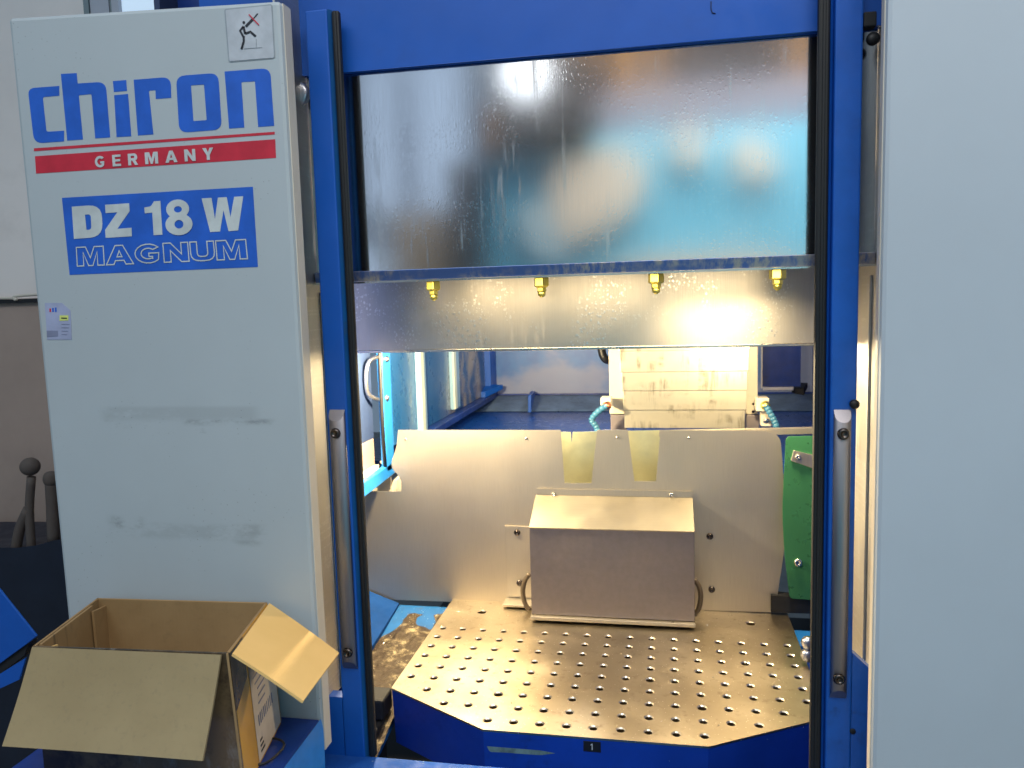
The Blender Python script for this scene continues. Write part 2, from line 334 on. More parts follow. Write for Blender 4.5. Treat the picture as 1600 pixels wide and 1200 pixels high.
def word(chars, widths, gap, bl, br, tl, tr, mat, parent, Y, outline=0):
    tot = sum(widths)+gap*(len(chars)-1); x = 0
    for ch, w in zip(chars, widths):
        def fn(u, v):
            t = (x+u*w)/tot; q = lerp2(lerp2(bl, br, t), lerp2(tl, tr, t), v); return P(q.x/2.4, q.y/2.4, Y)
        loops = [rnd(l, 4) for l in GL[ch]]
        if not outline: plate('letter', loops, fn, (0, .0003, 0), mat, parent)
        else:
            vs = []; fs = []
            for l in loops:
                pts = [fn(p.x, p.y) for p in l]; n = len(pts); b = len(vs)
                for i in range(n):
                    u1 = (pts[i]-pts[i-1]); u2 = (pts[(i+1) % n]-pts[i]); u1.y = u2.y = 0; u1.normalize(); u2.normalize()
                    nn_ = Vector((-(u1.z+u2.z), 0, u1.x+u2.x)); nn_.normalize(); k = 1/max(.45, nn_.dot(Vector((-u1.z, 0, u1.x))))
                    vs += [pts[i]+nn_*outline*k, pts[i]-nn_*outline*k]
                for i in range(n): a_ = b+2*i; c_ = b+2*((i+1) % n); fs.append((a_, a_+1, c_+1, c_))
            mesh('letter', vs, fs, mat, parent)
        x += w+gap
word('GERMANY', [36, 29, 34, 45, 42, 38, 38], 25, (357, 629), (802, 598), (354, 586), (799, 553), m_inkw, ban, YP-.0012)
word('MAGNUM', [100, 100, 98, 92, 88, 112], 8, (290, 998), (928, 970), (286, 928), (921, 898), m_inkw, model, YP-.0010, .00085)
# pictogram plate
def zk(off): return lambda x, y: P(340+x/11.43, y/11.43, YP-off)
m_pg = flat('pictogram_backing', (.46, .49, .54), .35); m_pgr = flat('pictogram_rim', (.30, .34, .38), .4)
st = plate('warning_plate', [rnd([(118, 160, 40), (975, 70, 40), (1030, 1045, 40), (195, 1115, 40)])], zk(.0006), (0, .0005, 0), m_pgr, pl)
plate('plate_face', [rnd([(140, 180, 30), (958, 95, 30), (1008, 1028, 30), (212, 1092, 30)])], zk(.0012), (0, .0003, 0), m_pg, st)
def limb(pts, w, mat, name='pictogram'):
    pts = [Vector(p) for p in pts]; L = []; R_ = []
    for i, p in enumerate(pts):
        t = (pts[min(i+1, len(pts)-1)]-pts[max(0, i-1)]).normalized(); nn = Vector((-t.y, t.x)); L.append(p+nn*w/2); R_.append(p-nn*w/2)
    plate(name, [L+R_[::-1]], zk(.0018 if mat != m_red else .0024), (0, .0003, 0), mat, st)
m_pk = flat('black_print', (.01, .012, .02), .5)
plate('pictogram', [circ(467, 400, 24, 26)], zk(.0018), (0, .0003, 0), m_pk, st)
limb([(500, 475), (600, 370), (640, 330)], 46, m_pk); limb([(640, 330), (715, 240)], 20, m_pk)
limb([(460, 470), (400, 545), (455, 650)], 36, m_pk); limb([(460, 470), (490, 600)], 40, m_pk); limb([(490, 600), (585, 565), (680, 650)], 42, m_pk)
limb([(465, 640), (465, 740), (425, 880)], 38, m_pk); limb([(555, 255), (735, 445)], 20, m_red); limb([(470, 868), (790, 845)], 7, m_pgr); limb([(690, 690), (690, 850)], 7, m_pgr)
# small asset sticker
def zs(off): return lambda x, y: P(50+x/15, 460+y/15, YP-off)
m_lil = flat('lilac_sticker', (.33, .36, .52), .35); m_lil2 = flat('grey_sticker_print', (.20, .22, .33), .4); m_yel = flat('yellow_sticker', (.60, .66, .18), .4)
sk = plate('asset_sticker', [[(300, 200), (700, 200), (900, 380), (930, 1060), (355, 1060)]], zs(.0006), (0, .0005, 0), m_lil, pl)
for q, m_ in (([(645, 490), (850, 490), (850, 610), (645, 620)], m_yel), ([(345, 850), (600, 850), (610, 980), (350, 1000)], m_lil2)): plate('sticker_print', [q], zs(.0010), (0, .0003, 0), m_, sk)
plate('sticker_print', [[(685, 540), (815, 545), (815, 570), (685, 565)]], zs(.0014), (0, .0003, 0), m_pk, sk)
for k, xx in enumerate((405, 470, 535)): plate('sticker_print', [[(xx, 330-k*12), (xx+35, 330-k*12), (xx+40, 410), (xx+5, 412)]], zs(.0010), (0, .0003, 0), m_red if k < 1 else m_ink, sk)
for k in range(4): plate('sticker_print', [[(690, 690+k*80), (880-k*20, 695+k*80), (880-k*20, 710+k*80), (690, 706+k*80)]], zs(.0010), (0, .0003, 0), m_lil2, sk)
# ------------------------------------------------------------------ right cladding
xr0 = P(1374, 600, YP).x
pr = thing('cladding_panel', 'plain white machine cladding panel right of the door opening', 'machine panel', (xr0+.3, YP, EYE-1.2))
box('panel_sheet', xr0, xr0+.75, YP, YP+.022, EYE-1.45, EYE+.75, m_white_r, pr, .006)
box('panel_edge', xr0-.0012, xr0+.001, YP+.006, YP+.0205, EYE-1.44, EYE+.74, m_cream, pr, .001)  # cream again: warm light on the edge put into the colour
# ------------------------------------------------------------------ header
ZH = P(900, 81, 1.155).z
hd = thing('header_beam', 'wide blue enamelled beam across the top of the machine opening', 'beam', (-.2, 1.15, ZH))
hA, hB = P(537, 112, 1.152), P(1280, 48, 1.152); hs = (hB.z-hA.z)/(hB.x-hA.x)
plate('beam_face', [[(-.69, hA.z+hs*(-.69-hA.x)), (.42, hA.z+hs*(.42-hA.x)), (.42, EYE+1.0), (-.69, EYE+1.0)]], lambda x, z: Vector((x, 1.152, z)), (0, .0085, 0), m_blue, hd, .0015)
tube('scratch', [P(1111, 2, 1.1512), P(1111, 14, 1.1512), P(1113, 20, 1.1512), P(1118, 21, 1.1512)], .0006, m_black, hd, 6)
box('roof_sheet', -.95, 1.0, 1.17, 3.5, EYE+.62, EYE+.64, m_blue_dark, hd)
# ------------------------------------------------------------------ sliding doors
YD = 1.12
def door(x0, x1, side, label, ztop, hx0, hx1, hpx):
    """x0..x1 = blue stile; side=+1: seal on the right of the stile"""
    t = thing('sliding_door', label, 'door', ((x0+x1)/2, YD, EYE-.716), 'blue sliding doors of the machine')
    z0 = EYE-.722
    box('stile', x0, x1, YD, YD+.024, z0, ztop, m_blue if side > 0 else m_blue_worn, t, .0025)
    sx = x1 if side > 0 else x0
    s0, s1 = (sx, sx+.0045) if side > 0 else (sx-.005, sx)
    hexa('stile_lip', [(s0, YD+.002, z0), (s1, YD+.010, z0), (s1, YD+.024, z0), (s0, YD+.024, z0)], [(s0, YD+.002, ztop), (s1, YD+.010, ztop), (s1, YD+.024, ztop), (s0, YD+.024, ztop)], m_tray if side > 0 else m_blue, t)
    g0, g1 = (s1, s1+.0115) if side > 0 else (s0-.0150, s0)
    se = box('rubber_seal', g0, g1, YD+.004, YD+.015, z0+.002, ztop-.002, m_rubber, t, .003)
    gm = (g0+g1)/2; box('seal_rib', gm-.002, gm+.002, YD+.0022, YD+.006, z0+.003, ztop-.003, m_rubber, se, .001)
    # window beside the stile, rails, chamfered corner
    zb = hpx['zb']
    if side > 0: pts = [(x0-.34, z0), (x0, z0), (x0, zb), (x0-.34, zb)]
    else: pts = [(x1, z0), (x1+.34, z0), (x1+.34, zb-.045), (x1+.032, zb-.03), (x1, zb)]
    plate('bottom_rail', [pts], lambda x, z: Vector((x, YD+.0004, z)), (0, .0205, 0), m_blue if side > 0 else m_blue_worn, t)
    # grab bar: half-round bar with slanted ends
    hz1, hz0 = hpx['top'], hpx['bot']; n = 12; vs = []; fs = []; hw = (hx1-hx0)/2; hc = (hx0+hx1)/2; dp = .012
    for j, zz in enumerate((hz1, hz0)):
        for k in range(n+1):
            aa = math.pi*k/n; yy = dp*max(0, math.sin(aa))**.55; vs.append((hc-hw*math.cos(aa), YD-.0005-yy, zz+(-1 if j == 0 else 1)*yy*1.35))
    for k in range(n): fs.append((k, k+1, n+2+k, n+1+k))
    fs += [tuple(range(n+1))[::-1], tuple(range(n+1, 2*n+2)), (0, n+1, 2*n+1, n)]
    h = mesh('handle', vs, fs, m_handle, t); 
    for p in h.data.polygons[:n]: p.use_smooth = True
    for (px_, py_) in hpx['screws']:
        c = P(px_, py_, YD-.0125); lathe('screw', [(.0078, .003), (.0082, -.0005), (.007, -.003), (.0045, -.0048), (.0042, -.0030), (.0005, -.0030)], c, (0, 1, 0), m_screw, h, 16)
    return t
door(P(503, 520, YD).x, -.472, 1, 'left blue sliding door with a steel grab bar and black rubber seal, beside the lettered white panel', EYE+.425, (P(515, 640, YD).x+P(537, 1040, YD).x)/2, (P(539, 642, YD).x+P(560, 1043, YD).x)/2,
     {'zb': EYE-.62, 'top': P(527, 640, YD).z, 'bot': P(548, 1044, YD).z, 'screws': ((524, 677), (543, 1020))})
door(.221, P(1339.5, 600, YD).x, -1, 'right blue sliding door, scuffed at its foot, with a steel grab bar, beside the plain white panel', EYE+.50, (P(1303, 640, YD).x+P(1296, 1085, YD).x)/2, (P(1329, 640, YD).x+P(1322, 1088, YD).x)/2,
     {'zb': EYE-.502, 'top': P(1316, 640, YD).z, 'bot': P(1309, 1090, YD).z, 'screws': ((1318, 678), (1311, 1061))})
lathe('hole_plug', [(.004, 0), (.004, -.002), (.001, -.002)], P(1332, 1142, YD+.001), (0, 1, 0), m_black, None) and None
tag(bpy.data.objects['hole_plug'], 'small black plug in the foot of the right blue door', 'plug')
fb = thing('door_stop', 'small black rubber stop on the edge of the right blue door above its grab bar', 'stop', P(1332, 631, YD))
lathe('stop_pad', [(.006, 0), (.0065, -.006), (.004, -.009)], P(1334, 631, YD), (0, 1, 0), m_rubber, fb, 12)
db = thing('top_roller', 'black roller bracket at the top right corner beside the white panel', 'bracket', P(1357, 50, YD+.02))
box('bracket', P(1351, 20, YD).x, P(1372, 20, YD).x, YD+.004, YD+.02, P(1357, 40, YD).z, P(1357, 16, YD).z, m_black, db, .002)
lathe('roller', [(.008, .0), (.0085, -.005), (.003, -.008)], P(1363, 62, YD+.012), (0, 1, 0), m_rubber, db, 16)
dl = thing('door_buffer', 'round grey buffer on the steel jamb at the top of the left blue door', 'buffer', P(466, 148, YD+.03))
lathe('buffer_pad', [(.018, 0), (.018, -.006), (.012, -.009), (.003, -.009)], P(468, 148, YD+.03), (0, 1, 0), m_alu, dl, 20)
# sill
sl = thing('sill_beam', 'blue steel sill along the bottom of the machine opening', 'beam', (-.15, 1.1, 0))
zsl = P(650, 1187, 1.125).z
m_sill = paint('matt_blue_sill', (.012, .08, .36), .65, .25, .5, (.02, .03, .05), 6, .1, .15, chips=.2, chipcol=(.2, .3, .4))
box('sill_top', -.62, .9, 1.085, 1.125, zsl-.02, zsl, m_sill, sl, .003)
box('sill_face', -.60, .9, 1.09, 1.12, 0, zsl-.021, m_blue, sl, .003)
# ------------------------------------------------------------------ upper splash guard, ledge, nozzles
YU = 1.163; XL0, XL1 = -.528, .283
sg = thing('splash_guard', 'wide stainless splash guard hanging in the top of the opening, wet and reflective', 'guard', (-.1, YU, EYE+.05))
zu = P(900, 412, 1.16).z
box('upper_sheet', XL0, XL1, YU, YU+.003, zu, EYE+.60, m_upper, sg)
zb1 = P(900, 438-9.5, 1.163).z
a = M('worn_blue_ledge_steel'); nn = a.noise(14, 5, .65, sc=(.5, 1, 1)); n4 = a.noise(90, 4, .7, sc=(1, 1, .3))
g = a.op('MULTIPLY', a.rng(nn, .42, .62), a.rng(n4, .4, .62)); sx, _, _ = a.xyz(); g = a.op('MAXIMUM', g, a.op('MULTIPLY', a.rng(sx, .18, .32), a.rng(n4, .3, .6)))
a.set(Base_Color=a.mix(g, (.10, .17, .42), (.48, .42, .38)), Metallic=.65, Roughness=.38); m_ledge = a.m
hexa('ledge', [(XL0, YU-.008, zb1), (XL1, YU-.008, zb1), (XL1, 1.395, zb1+.020), (XL0, 1.395, zb1+.020)], [(XL0, YU-.012, zu), (XL1, YU-.012, zu), (XL1, 1.395, zu+.02), (XL0, 1.395, zu+.02)], m_ledge, sg, .0008)
box('ledge_edge', XL0, XL1, YU-.010, YU-.0065, zb1-.003, zb1-.0005, m_bright, sg)
YA = 1.40; zab = EYE-.0885
xa0 = P(553, 500, YA).x-.006
box('lower_sheet', xa0, XL1, YA, YA+.003, zab, zu+.02, m_apron, sg)
box('lower_hem', xa0, XL1, YA-.0015, YA+.005, zab-.003, zab+.002, m_bright, sg, .001)
nz = None
for (nx, ny) in ((677, 445), (846, 440), (1025, 434), (1215, 428)):
    c = P(nx, ny, 1.30); c.z = zb1+.008
    if nz is None:
        proto_c = c; nz = lathe('nozzle', [(r_*1.25, h_*1.25) for r_, h_ in [(.0085, .004), (.0085, -.004), (.0075, -.005), (.0105, -.0065), (.0105, -.017), (.0085, -.0185), (.0065, -.019), (.0065, -.024), (.0045, -.026), (.0015, -.026)]], c, (0, 0, 1), m_brass, sg, 6, False)
        tip = lathe('nozzle_tip', [(.0055, -.030), (.0070, -.032), (.0060, -.037), (.002, -.040)], c, (0, 0, 1), m_brass, nz, 14)
        bevel(nz, .0006)
    else:
        o = nz.copy(); COL.objects.link(o); o.location = c-proto_c; o.rotation_euler = (0, 0, 0); t2 = tip.copy(); COL.objects.link(t2); t2.parent = o
# steel liner left of the apron, seen through the left door's glass
for nm_, xj, zb_j, lab_ in (('left', -.5295, EYE-.63, 'tall brushed steel jamb strip between the lettered panel and the left blue door'), ('right', .2840, EYE-.56, 'tall brushed steel jamb strip between the right blue door and the plain white panel')):
    ln = thing('door_jamb', lab_, 'jamb', (xj, 1.2, zb_j)); k = -1 if nm_ == 'left' else 1
    box('jamb_sheet', min(xj, xj+k*.003), max(xj, xj+k*.003), 1.075 if k < 0 else 1.064, 1.255 if k < 0 else 1.30, zb_j, EYE+.60, m_jamb, ln)
    box('light_blocker', min(xj+k*.003, xj+k*.30), max(xj+k*.003, xj+k*.30), 1.251 if k < 0 else 1.296, 1.254 if k < 0 else 1.299, EYE-1.3, EYE+.60, m_blue_dark, ln)  # unseen sheet added to block lamp light leaking past the jamb
    box('jamb_fold', min(xj, xj-k*.004), max(xj, xj-k*.004), 1.17, 1.174, zb_j, zu-.03, m_jamb, ln, .0008)
# ------------------------------------------------------------------ interior: walls, floor
XW = -.75; YB = 3.4
def wallmat(name, col, rough):
    return None
a = M('streaked_blue_wall'); sx, sy2, sz = a.xyz()
st1 = a.op('MULTIPLY', a.rng(a.noise(7, 5, .6, sc=(1, .8, .5)), .40, .58), a.op('MULTIPLY', a.rng(sy2, -.22, .10), a.rng(sy2, .45, .62, 1., 0.)))
c = a.mix(a.rng(a.noise(3, 5, .6), .3, .7), (.009, .065, .19), (.013, .09, .25)); c = a.mix(a.op('MULTIPLY', st1, .85), c, (.36, .30, .22))
a.set(Base_Color=c, Roughness=a.rng(a.noise(12, 4, .6), .3, .7, .22, .42)); m_lw = a.m
iw = thing('inner_side_wall', 'oily blue inner wall at the left of the chamber with pale vertical rails', 'wall', (XW, 2.75, EYE-1.0))
box('wall_sheet', XW-.01, XW, 2.10, YB, EYE-.40, EYE+.6, m_lw, iw)
m_rail = paint('pale_rail', (.55, .62, .52), .35, .1, .2); m_raily = paint('pale_blue_rail', (.22, .38, .52), .35, .1, .2)
for y0, y1, zb in ((2.32, 2.385, -.41), (2.71, 2.80, -.385)):
    rl = box('rail', XW, XW+.014, y0, y1, EYE+zb, EYE+.5, m_raily, iw, .002)
    box('rail_edge', XW+.0142, XW+.020, y0-.004, y0+.03, EYE+zb+.002, EYE+.5, m_rail, rl, .001)
tube('drip', [P(612, 540, 2.18), P(613, 570, 2.18), P(615, 596, 2.18)], .002, m_raily, iw, 6, radii=[.006, .004, .0012])
box('wall_foot', XW-.02, XW+.03, 2.15, YB, EYE-.425, EYE-.402, m_blue_dark, iw, .003)
# side hatch with handle
sh = thing('side_hatch', 'lilac hatch with bright blue frame and steel pull handle inside the chamber', 'hatch', (XW, 2.0, EYE-.5))
m_lilac = paint('lilac_grey_enamel', (.03, .05, .12), .4, .15, .2)
box('hatch_panel', XW-.05, XW-.04, 1.20, 2.05, EYE-.37, EYE+.6, m_lilac, sh)
fr = box('frame_post', XW-.012, XW+.004, 2.025, 2.085, EYE-.46, EYE+.5, m_blue_lite, sh, .002)
hexa('frame_rail', [(XW-.012, 1.5, EYE-.50), (XW+.004, 1.5, EYE-.50), (XW+.004, 2.112, EYE-.475), (XW-.012, 2.112, EYE-.475)],
     [(XW-.012, 1.5, EYE-.465), (XW+.004, 1.5, EYE-.465), (XW+.004, 2.112, EYE-.44), (XW-.012, 2.112, EYE-.44)], m_blue_lite, sh, .002)
tube('seal_strip', [(XW, 2.018, EYE+.4), (XW, 2.020, EYE-.1), (XW, 2.016, EYE-.3), (XW, 2.022, EYE-.45)], .005, m_rubber, sh, 8)
hnd = tube('handle', spline([P(603, 561, 2.06), P(590, 558, 2.02), P(576, 566, 1.99), P(572, 590, 1.98), P(575, 614, 1.99), P(590, 624, 2.02), P(603, 622, 2.06)], 6), .0055, m_alu, sh, 12)
for q in ((603, 561), (603, 622)): lathe('handle_screw', [(.009, .004), (.009, -.003), (.004, -.006)], P(q[0], q[1], 2.045), (0, 1, 0), m_bright, hnd, 10)
box('latch_bar', XW-.035, XW-.02, 1.7, 2.03, EYE-.455, EYE-.44, m_cream, sh, .002)
box('rust_pan', XW-.04, XW-.037, 1.5, 2.04, EYE-.46, EYE-.37, m_brown, sh)
lathe('frame_bolt', [(.007, .0), (.007, -.004), (.003, -.006)], P(597, 722, 2.04), (0, 1, 0), m_bright, sh, 6)
# cream column beneath hatch
cc = thing('corner_column', 'cream steel corner piece under the bright blue hatch frame beside the partition step', 'column', (XW, 2.1, EYE-.8))
box('column_face', -.98, XW-.012, 2.09, 2.10, EYE-.80, EYE-.49, m_cream, cc)
box('column_side', XW-.012, XW+.002, 2.10, 2.3, EYE-.80, EYE-.50, m_cream, cc)
box('column_block', XW+.01, XW+.06, 2.16, 2.2, EYE-.60, EYE-.525, m_cream, cc, .003)
# back wall
a = M('smeared_blue_back_wall'); n1 = a.noise(2.6, 4, .55, sc=(1, 1, 1.6), loc=(.7, 0, .3)); n2 = a.noise(14, 5, .6)
_, _, sz = a.xyz(); lowm = a.rng(sz, .05, .30, 1., 0.)
c = a.mix(a.rng(n2, .3, .7), (.03, .12, .36), (.04, .16, .42)); c = a.mix(a.op('MULTIPLY', a.rng(a.op('ADD', n1, a.op('MULTIPLY', lowm, .16)), .48, .68), .75), c, (.25, .27, .38))
a.set(Base_Color=c, Roughness=.38); m_bw = a.m
bw = thing('back_wall', 'smeared blue rear wall of the chamber seen beneath the splash guard', 'wall', (0, YB, EYE-.45))
box('wall_sheet', -1.2, 1.2, YB, YB+.01, EYE-.415, EYE+.6, m_bw, bw)
m_ledge2 = paint('grey_blue_step', (.11, .17, .27), .5, .3, .6, (.10, .09, .06), 8)  # grey-blue puts a mirrored band into the step's own colour
hexa('step', [(-1.2, 3.20, EYE-.462), (1.2, 3.20, EYE-.462), (1.2, YB, EYE-.462), (-1.2, YB, EYE-.462)], [(-1.2, 3.22, EYE-.455), (1.2, 3.22, EYE-.455), (1.2, YB-.002, EYE-.418), (-1.2, YB-.002, EYE-.418)], m_ledge2, bw)
box('seam', -1.2, 1.2, YB-.012, YB-.003, EYE-.4175, EYE-.411, m_blue_dark, bw)
xq = P(757, 560, 3.3).x
box('corner_post', xq-.01, xq+.03, 3.28, YB-.004, EYE-.40, EYE+.55, m_blue, bw, .003)
hexa('gusset', [P(735, 622, 3.2), P(758, 622, 3.2), P(786, 608, 3.3), P(760, 608, 3.3)], [P(735, 614, 3.2), P(758, 612, 3.2), P(786, 601, 3.3), P(760, 600, 3.3)], m_blue, bw, .002)
hexa('gusset', [P(825, 645, 3.12), P(830, 644, 3.12), P(836, 618, 3.36), P(829, 618, 3.36)], [P(825, 618, 3.12), P(830, 617, 3.12), P(836, 611, 3.36), P(829, 611, 3.36)], m_blue, bw, .002)
# right hand side
rw = thing('inner_side_wall', 'dark navy inner wall at the right of the chamber behind the right door seal', 'wall', (.6, 2.6, EYE-1.0))
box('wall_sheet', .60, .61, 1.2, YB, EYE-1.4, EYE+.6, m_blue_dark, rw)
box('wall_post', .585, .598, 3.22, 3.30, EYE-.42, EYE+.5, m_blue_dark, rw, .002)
hexa('gusset', [P(1237, 614, 3.1), P(1256, 618, 3.1), P(1262, 606, 3.25), P(1243, 604, 3.25)], [P(1237, 606, 3.1), P(1256, 606, 3.1), P(1262, 598, 3.25), P(1243, 598, 3.25)], m_black, rw, .002)
dk = thing('dark_guard', 'navy sheet guard with a pale hem behind the right coolant hose', 'guard', P(1215, 610, 3.0))
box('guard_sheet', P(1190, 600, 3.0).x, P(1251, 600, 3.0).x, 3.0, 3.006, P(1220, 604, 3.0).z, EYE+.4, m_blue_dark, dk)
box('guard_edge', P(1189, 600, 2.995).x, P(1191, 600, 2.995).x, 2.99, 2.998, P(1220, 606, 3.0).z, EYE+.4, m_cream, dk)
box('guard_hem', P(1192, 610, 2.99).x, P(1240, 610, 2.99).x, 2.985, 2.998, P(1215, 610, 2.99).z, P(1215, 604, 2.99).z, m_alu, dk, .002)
# chamber floor
cf = thing('chamber_floor', 'dark blue steel floor tray of the machining chamber behind the partition', 'tray', (0, 2.6, EYE-1.3))
box('rear_tray', -.98, .60, 2.2, 3.22, EYE-.49, EYE-.465, m_blue_dark if False else paint('deep_blue_tray', (.008, .06, .28), .3, .25, .4, (.01, .02, .05), 4), cf)
box('sump', -.98, .60, 1.19, 3.3, EYE-1.36, EYE-1.34, m_black, cf)
# ------------------------------------------------------------------ spindle cover with rails and hoses
YT = 2.30
sc_ = thing('telescopic_cover', 'pale stepped telescopic steel cover hanging behind the partition, flanked by two rails', 'way cover', P(1070, 668, YT))
ed = [(969, 1172, 500, 574), (972, 1171, 574, 583), (974, 1169, 583, 611), (974, 1168, 611, 642), (976, 1164, 642, 669)]
ed = [(967, 1172, 470, 549, .0), (969, 1170, 549, 582, .005), (972, 1168, 582, 611, .010), (974, 1167, 611, 641, .015), (976, 1164, 641, 669, .020)]
for x0, x1, y0, y1, d in ed:
    p0 = P(x0, y1, YT+d); p1 = P(x1, y1, YT+d); zt_ = P(x0, y0, YT+d).z+(.012 if d else 0)
    box('cover_segment', p0.x, p1.x, YT+d, YT+d+.05, p0.z, zt_, m_tele, sc_, .0012)
m_railc = paint('cream_slide_rail', (.66, .60, .46), .35, .08, .2)
for x0, x1 in ((952, 975), (1165, 1184)):
    box('slide_rail', P(x0, 600, YT+.06).x, P(x1, 600, YT+.06).x, YT+.06, YT+.10, P(x0, 647, YT+.06).z, EYE+.4, m_railc, sc_, .002)
    box('rail_foot', P(x0+1, 600, YT+.055).x, P(x1+3, 600, YT+.055).x, YT+.056, YT+.11, P(x0, 672, YT+.06).z, P(x0, 648, YT+.06).z, m_coverbox, sc_, .002)
for q in ((1177, 631), (1177, 643)): lathe('rail_screw', [(.004, 0), (.004, -.002), (.001, -.002)], P(q[0], q[1], YT+.059), (0, 1, 0), m_screw, sc_, 10)
def hose(pts, Y, mblock, label, mfit, r=.0095):
    t = thing('coolant_hose', label, 'hose', P(*pts[0], Y), 'jointed blue coolant hoses beside the telescopic cover')
    b = mblock; box('valve_block', P(b[0], b[2], Y).x, P(b[1], b[2], Y).x, Y, Y+.05, P(b[0], b[3], Y).z, P(b[0], b[2], Y).z, m_railc, t, .003)
    c = P(*pts[0], Y-.01); lathe('fitting', [(.010, .012), (.012, .010), (.012, -.003), (.009, -.006), (.004, -.008)], c, (P(*pts[1], Y)-c), mfit, t, 8)
    sp3 = spline([P(x, y, Y-.012) for x, y in pts], 2)
    for i in range(len(sp3)-1):
        a_, b_ = sp3[i], sp3[i+1]; L = (b_-a_).length
        lathe('hose_joint', [(r*.75, -.002), (r*.9, L*.1), (r, L*.4), (r*.97, L*.7), (r*.78, L*.95), (r*.7, L+.001)], a_, b_-a_, m_hose, t, 12)
hose([(950, 633), (938, 640), (928, 650), (924, 657), (931, 665), (934, 674)], 2.28, (938, 955, 622, 634), 'jointed blue coolant hose with a copper fitting, left of the telescopic cover', m_copper)
hose([(1195, 632), (1201, 641), (1207, 652), (1212, 662), (1215, 674)], 2.28, (1182, 1202, 622, 643), 'jointed blue coolant hose with a brass fitting, right of the telescopic cover', m_brass)
hb = thing('hose_clamp_block', 'small cream block with a bright bolt at the foot of the right rail', 'block', P(1195, 665, 2.31))
box('block', P(1189, 650, 2.31).x, P(1206, 650, 2.31).x, 2.31, 2.34, P(1190, 666, 2.31).z, P(1190, 646, 2.31).z, m_railc, hb, .002)
lathe('bolt', [(.008, 0), (.008, -.005), (.004, -.007)], P(1196, 657, 2.309), (0, 1, 0), m_bright, hb, 6)
bh = thing('hose_loop', 'black rubber hose loop hanging below the guard left of the telescopic cover', 'hose', P(947, 530, 2.7))
tube('hose', spline([P(940, 500, 2.7), P(940, 545, 2.7), P(946, 561, 2.7), P(957, 560, 2.72), P(962, 540, 2.74), P(962, 500, 2.75)], 6), .014, m_blackhose, bh, 12)
# ------------------------------------------------------------------ partition plate with cover box
YQ = 1.965
zb_ = EYE-.787
zv = P(700, 672, YQ).z
pt = thing('partition_plate', 'large brushed steel partition with two tapered notches standing behind the drilled table', 'partition', (-.2, YQ, EYE-.79))
def f2(x, y): return P(x, y, YQ)
out = rnd([(400, 768), (627, 768), (627, 752), (622, 742, 3), (613, 733, 5), (611, 722, 6), (615, 712, 4), (620, 696, 6), (622, 672), (876, 672), (882, 755), (924, 755), (933, 672), (981, 672), (991, 752), (1025, 752), (1032, 672), (1196, 673), (1219, 681, 12), (1223, 720, 20), (1227, 850, 30), (1214, 935, 10), (1210, 957), (400, 930)])
plate('plate', [out], f2, (0, .0025, 0), m_plate, pt)
plate('top_rim', [rnd([(1030, 674), (1270, 669), (1420, 667), (1420, 676), (1270, 678), (1030, 683)])], lambda x, y: P(x, y, YQ+.006), (0, .02, 0), m_plate, pt)
plate('backing_plate', [[(868, 675), (892, 675), (893, 692), (895, 675), (1040, 672), (1040, 790), (868, 790)]], lambda x, y: P(x, y, YQ+.15), (0, .002, 0), m_yellowplate, pt)
for q in ((634, 686), (822, 685), (964, 683), (1076, 684)):
    lathe('rivet', [(.003, 0), (.0026, -.0025), (.001, -.003)], P(q[0], q[1], YQ), (0, 1, -.5), m_bright, pt, 8)
m_cbtop = m_plate
cvb = thing('cover_box', 'steel cover box with a sloped top in front of the partition', 'cover', P(955, 975, 1.85))
A = [P(827, 826, 1.85), P(1085, 830, 1.85), P(1085, 975, 1.85), P(828, 968, 1.85)]
x0, x1 = A[0].x, A[1].x; zt1 = (A[0].z+A[1].z)/2; zbb = EYE-.781
hexa('front_panel', [(x0, 1.85, zbb+.009), (x1, 1.85, zbb+.009), (x1, 1.853, zbb+.009), (x0, 1.853, zbb+.009)], [(x0, 1.85, zt1), (x1, 1.85, zt1), (x1, 1.853, zt1), (x0, 1.853, zt1)], m_coverbox, cvb, .001)
zk2 = EYE-.5015
hexa('sloped_top', [(x0, 1.8485, zt1-.001), (x1, 1.8485, zt1-.001), (x1, YQ-.002, zk2-.001), (x0, YQ-.002, zk2-.001)], [(x0, 1.8475, zt1+.002), (x1, 1.8475, zt1+.002), (x1, YQ-.002, zk2+.002), (x0, YQ-.002, zk2+.002)], m_boxtop, cvb)
box('top_flange', x0+.002, x1, YQ-.0035, YQ-.0015, zk2+.002, zk2+.018, m_plate, cvb)
for xx in (x0+.0005, x1-.0025):
    mesh('side_panel', [(xx, 1.853, zbb), (xx, YQ-.003, zbb), (xx, YQ-.003, zk2-.002), (xx, 1.853, zt1-.002), (xx+.002, 1.853, zbb), (xx+.002, YQ-.003, zbb), (xx+.002, YQ-.003, zk2-.002), (xx+.002, 1.853, zt1-.002)],
         [(0, 3, 2, 1), (4, 5, 6, 7), (0, 1, 5, 4), (1, 2, 6, 5), (2, 3, 7, 6), (3, 0, 4, 7)], m_coverbox, cvb)
box('bottom_lip', x0-.001, x1+.001, 1.838, 1.851, zbb-.001, zbb+.0075, m_plate, cvb, .001)
box('side_bracket', P(791, 880, YQ-.004).x, x0, YQ-.005, YQ-.0025, zbb+.012, P(800, 821, YQ).z, m_plate, cvb, .0006)
box('bracket_foot', P(789, 945, YQ-.02).x, x0-.001, YQ-.05, YQ-.002, zbb-.002, zbb+.004, m_plate, cvb, .001)
def domescrew(x, y, Y, r, mat, par, ax=(0, 1, 0)):
    return lathe('screw', [(r, .001), (r, -.0015), (r*.85, -.004), (r*.5, -.0055), (r*.45, -.004), (r*.05, -.004)], P(x, y, Y), ax, mat, par, 14)
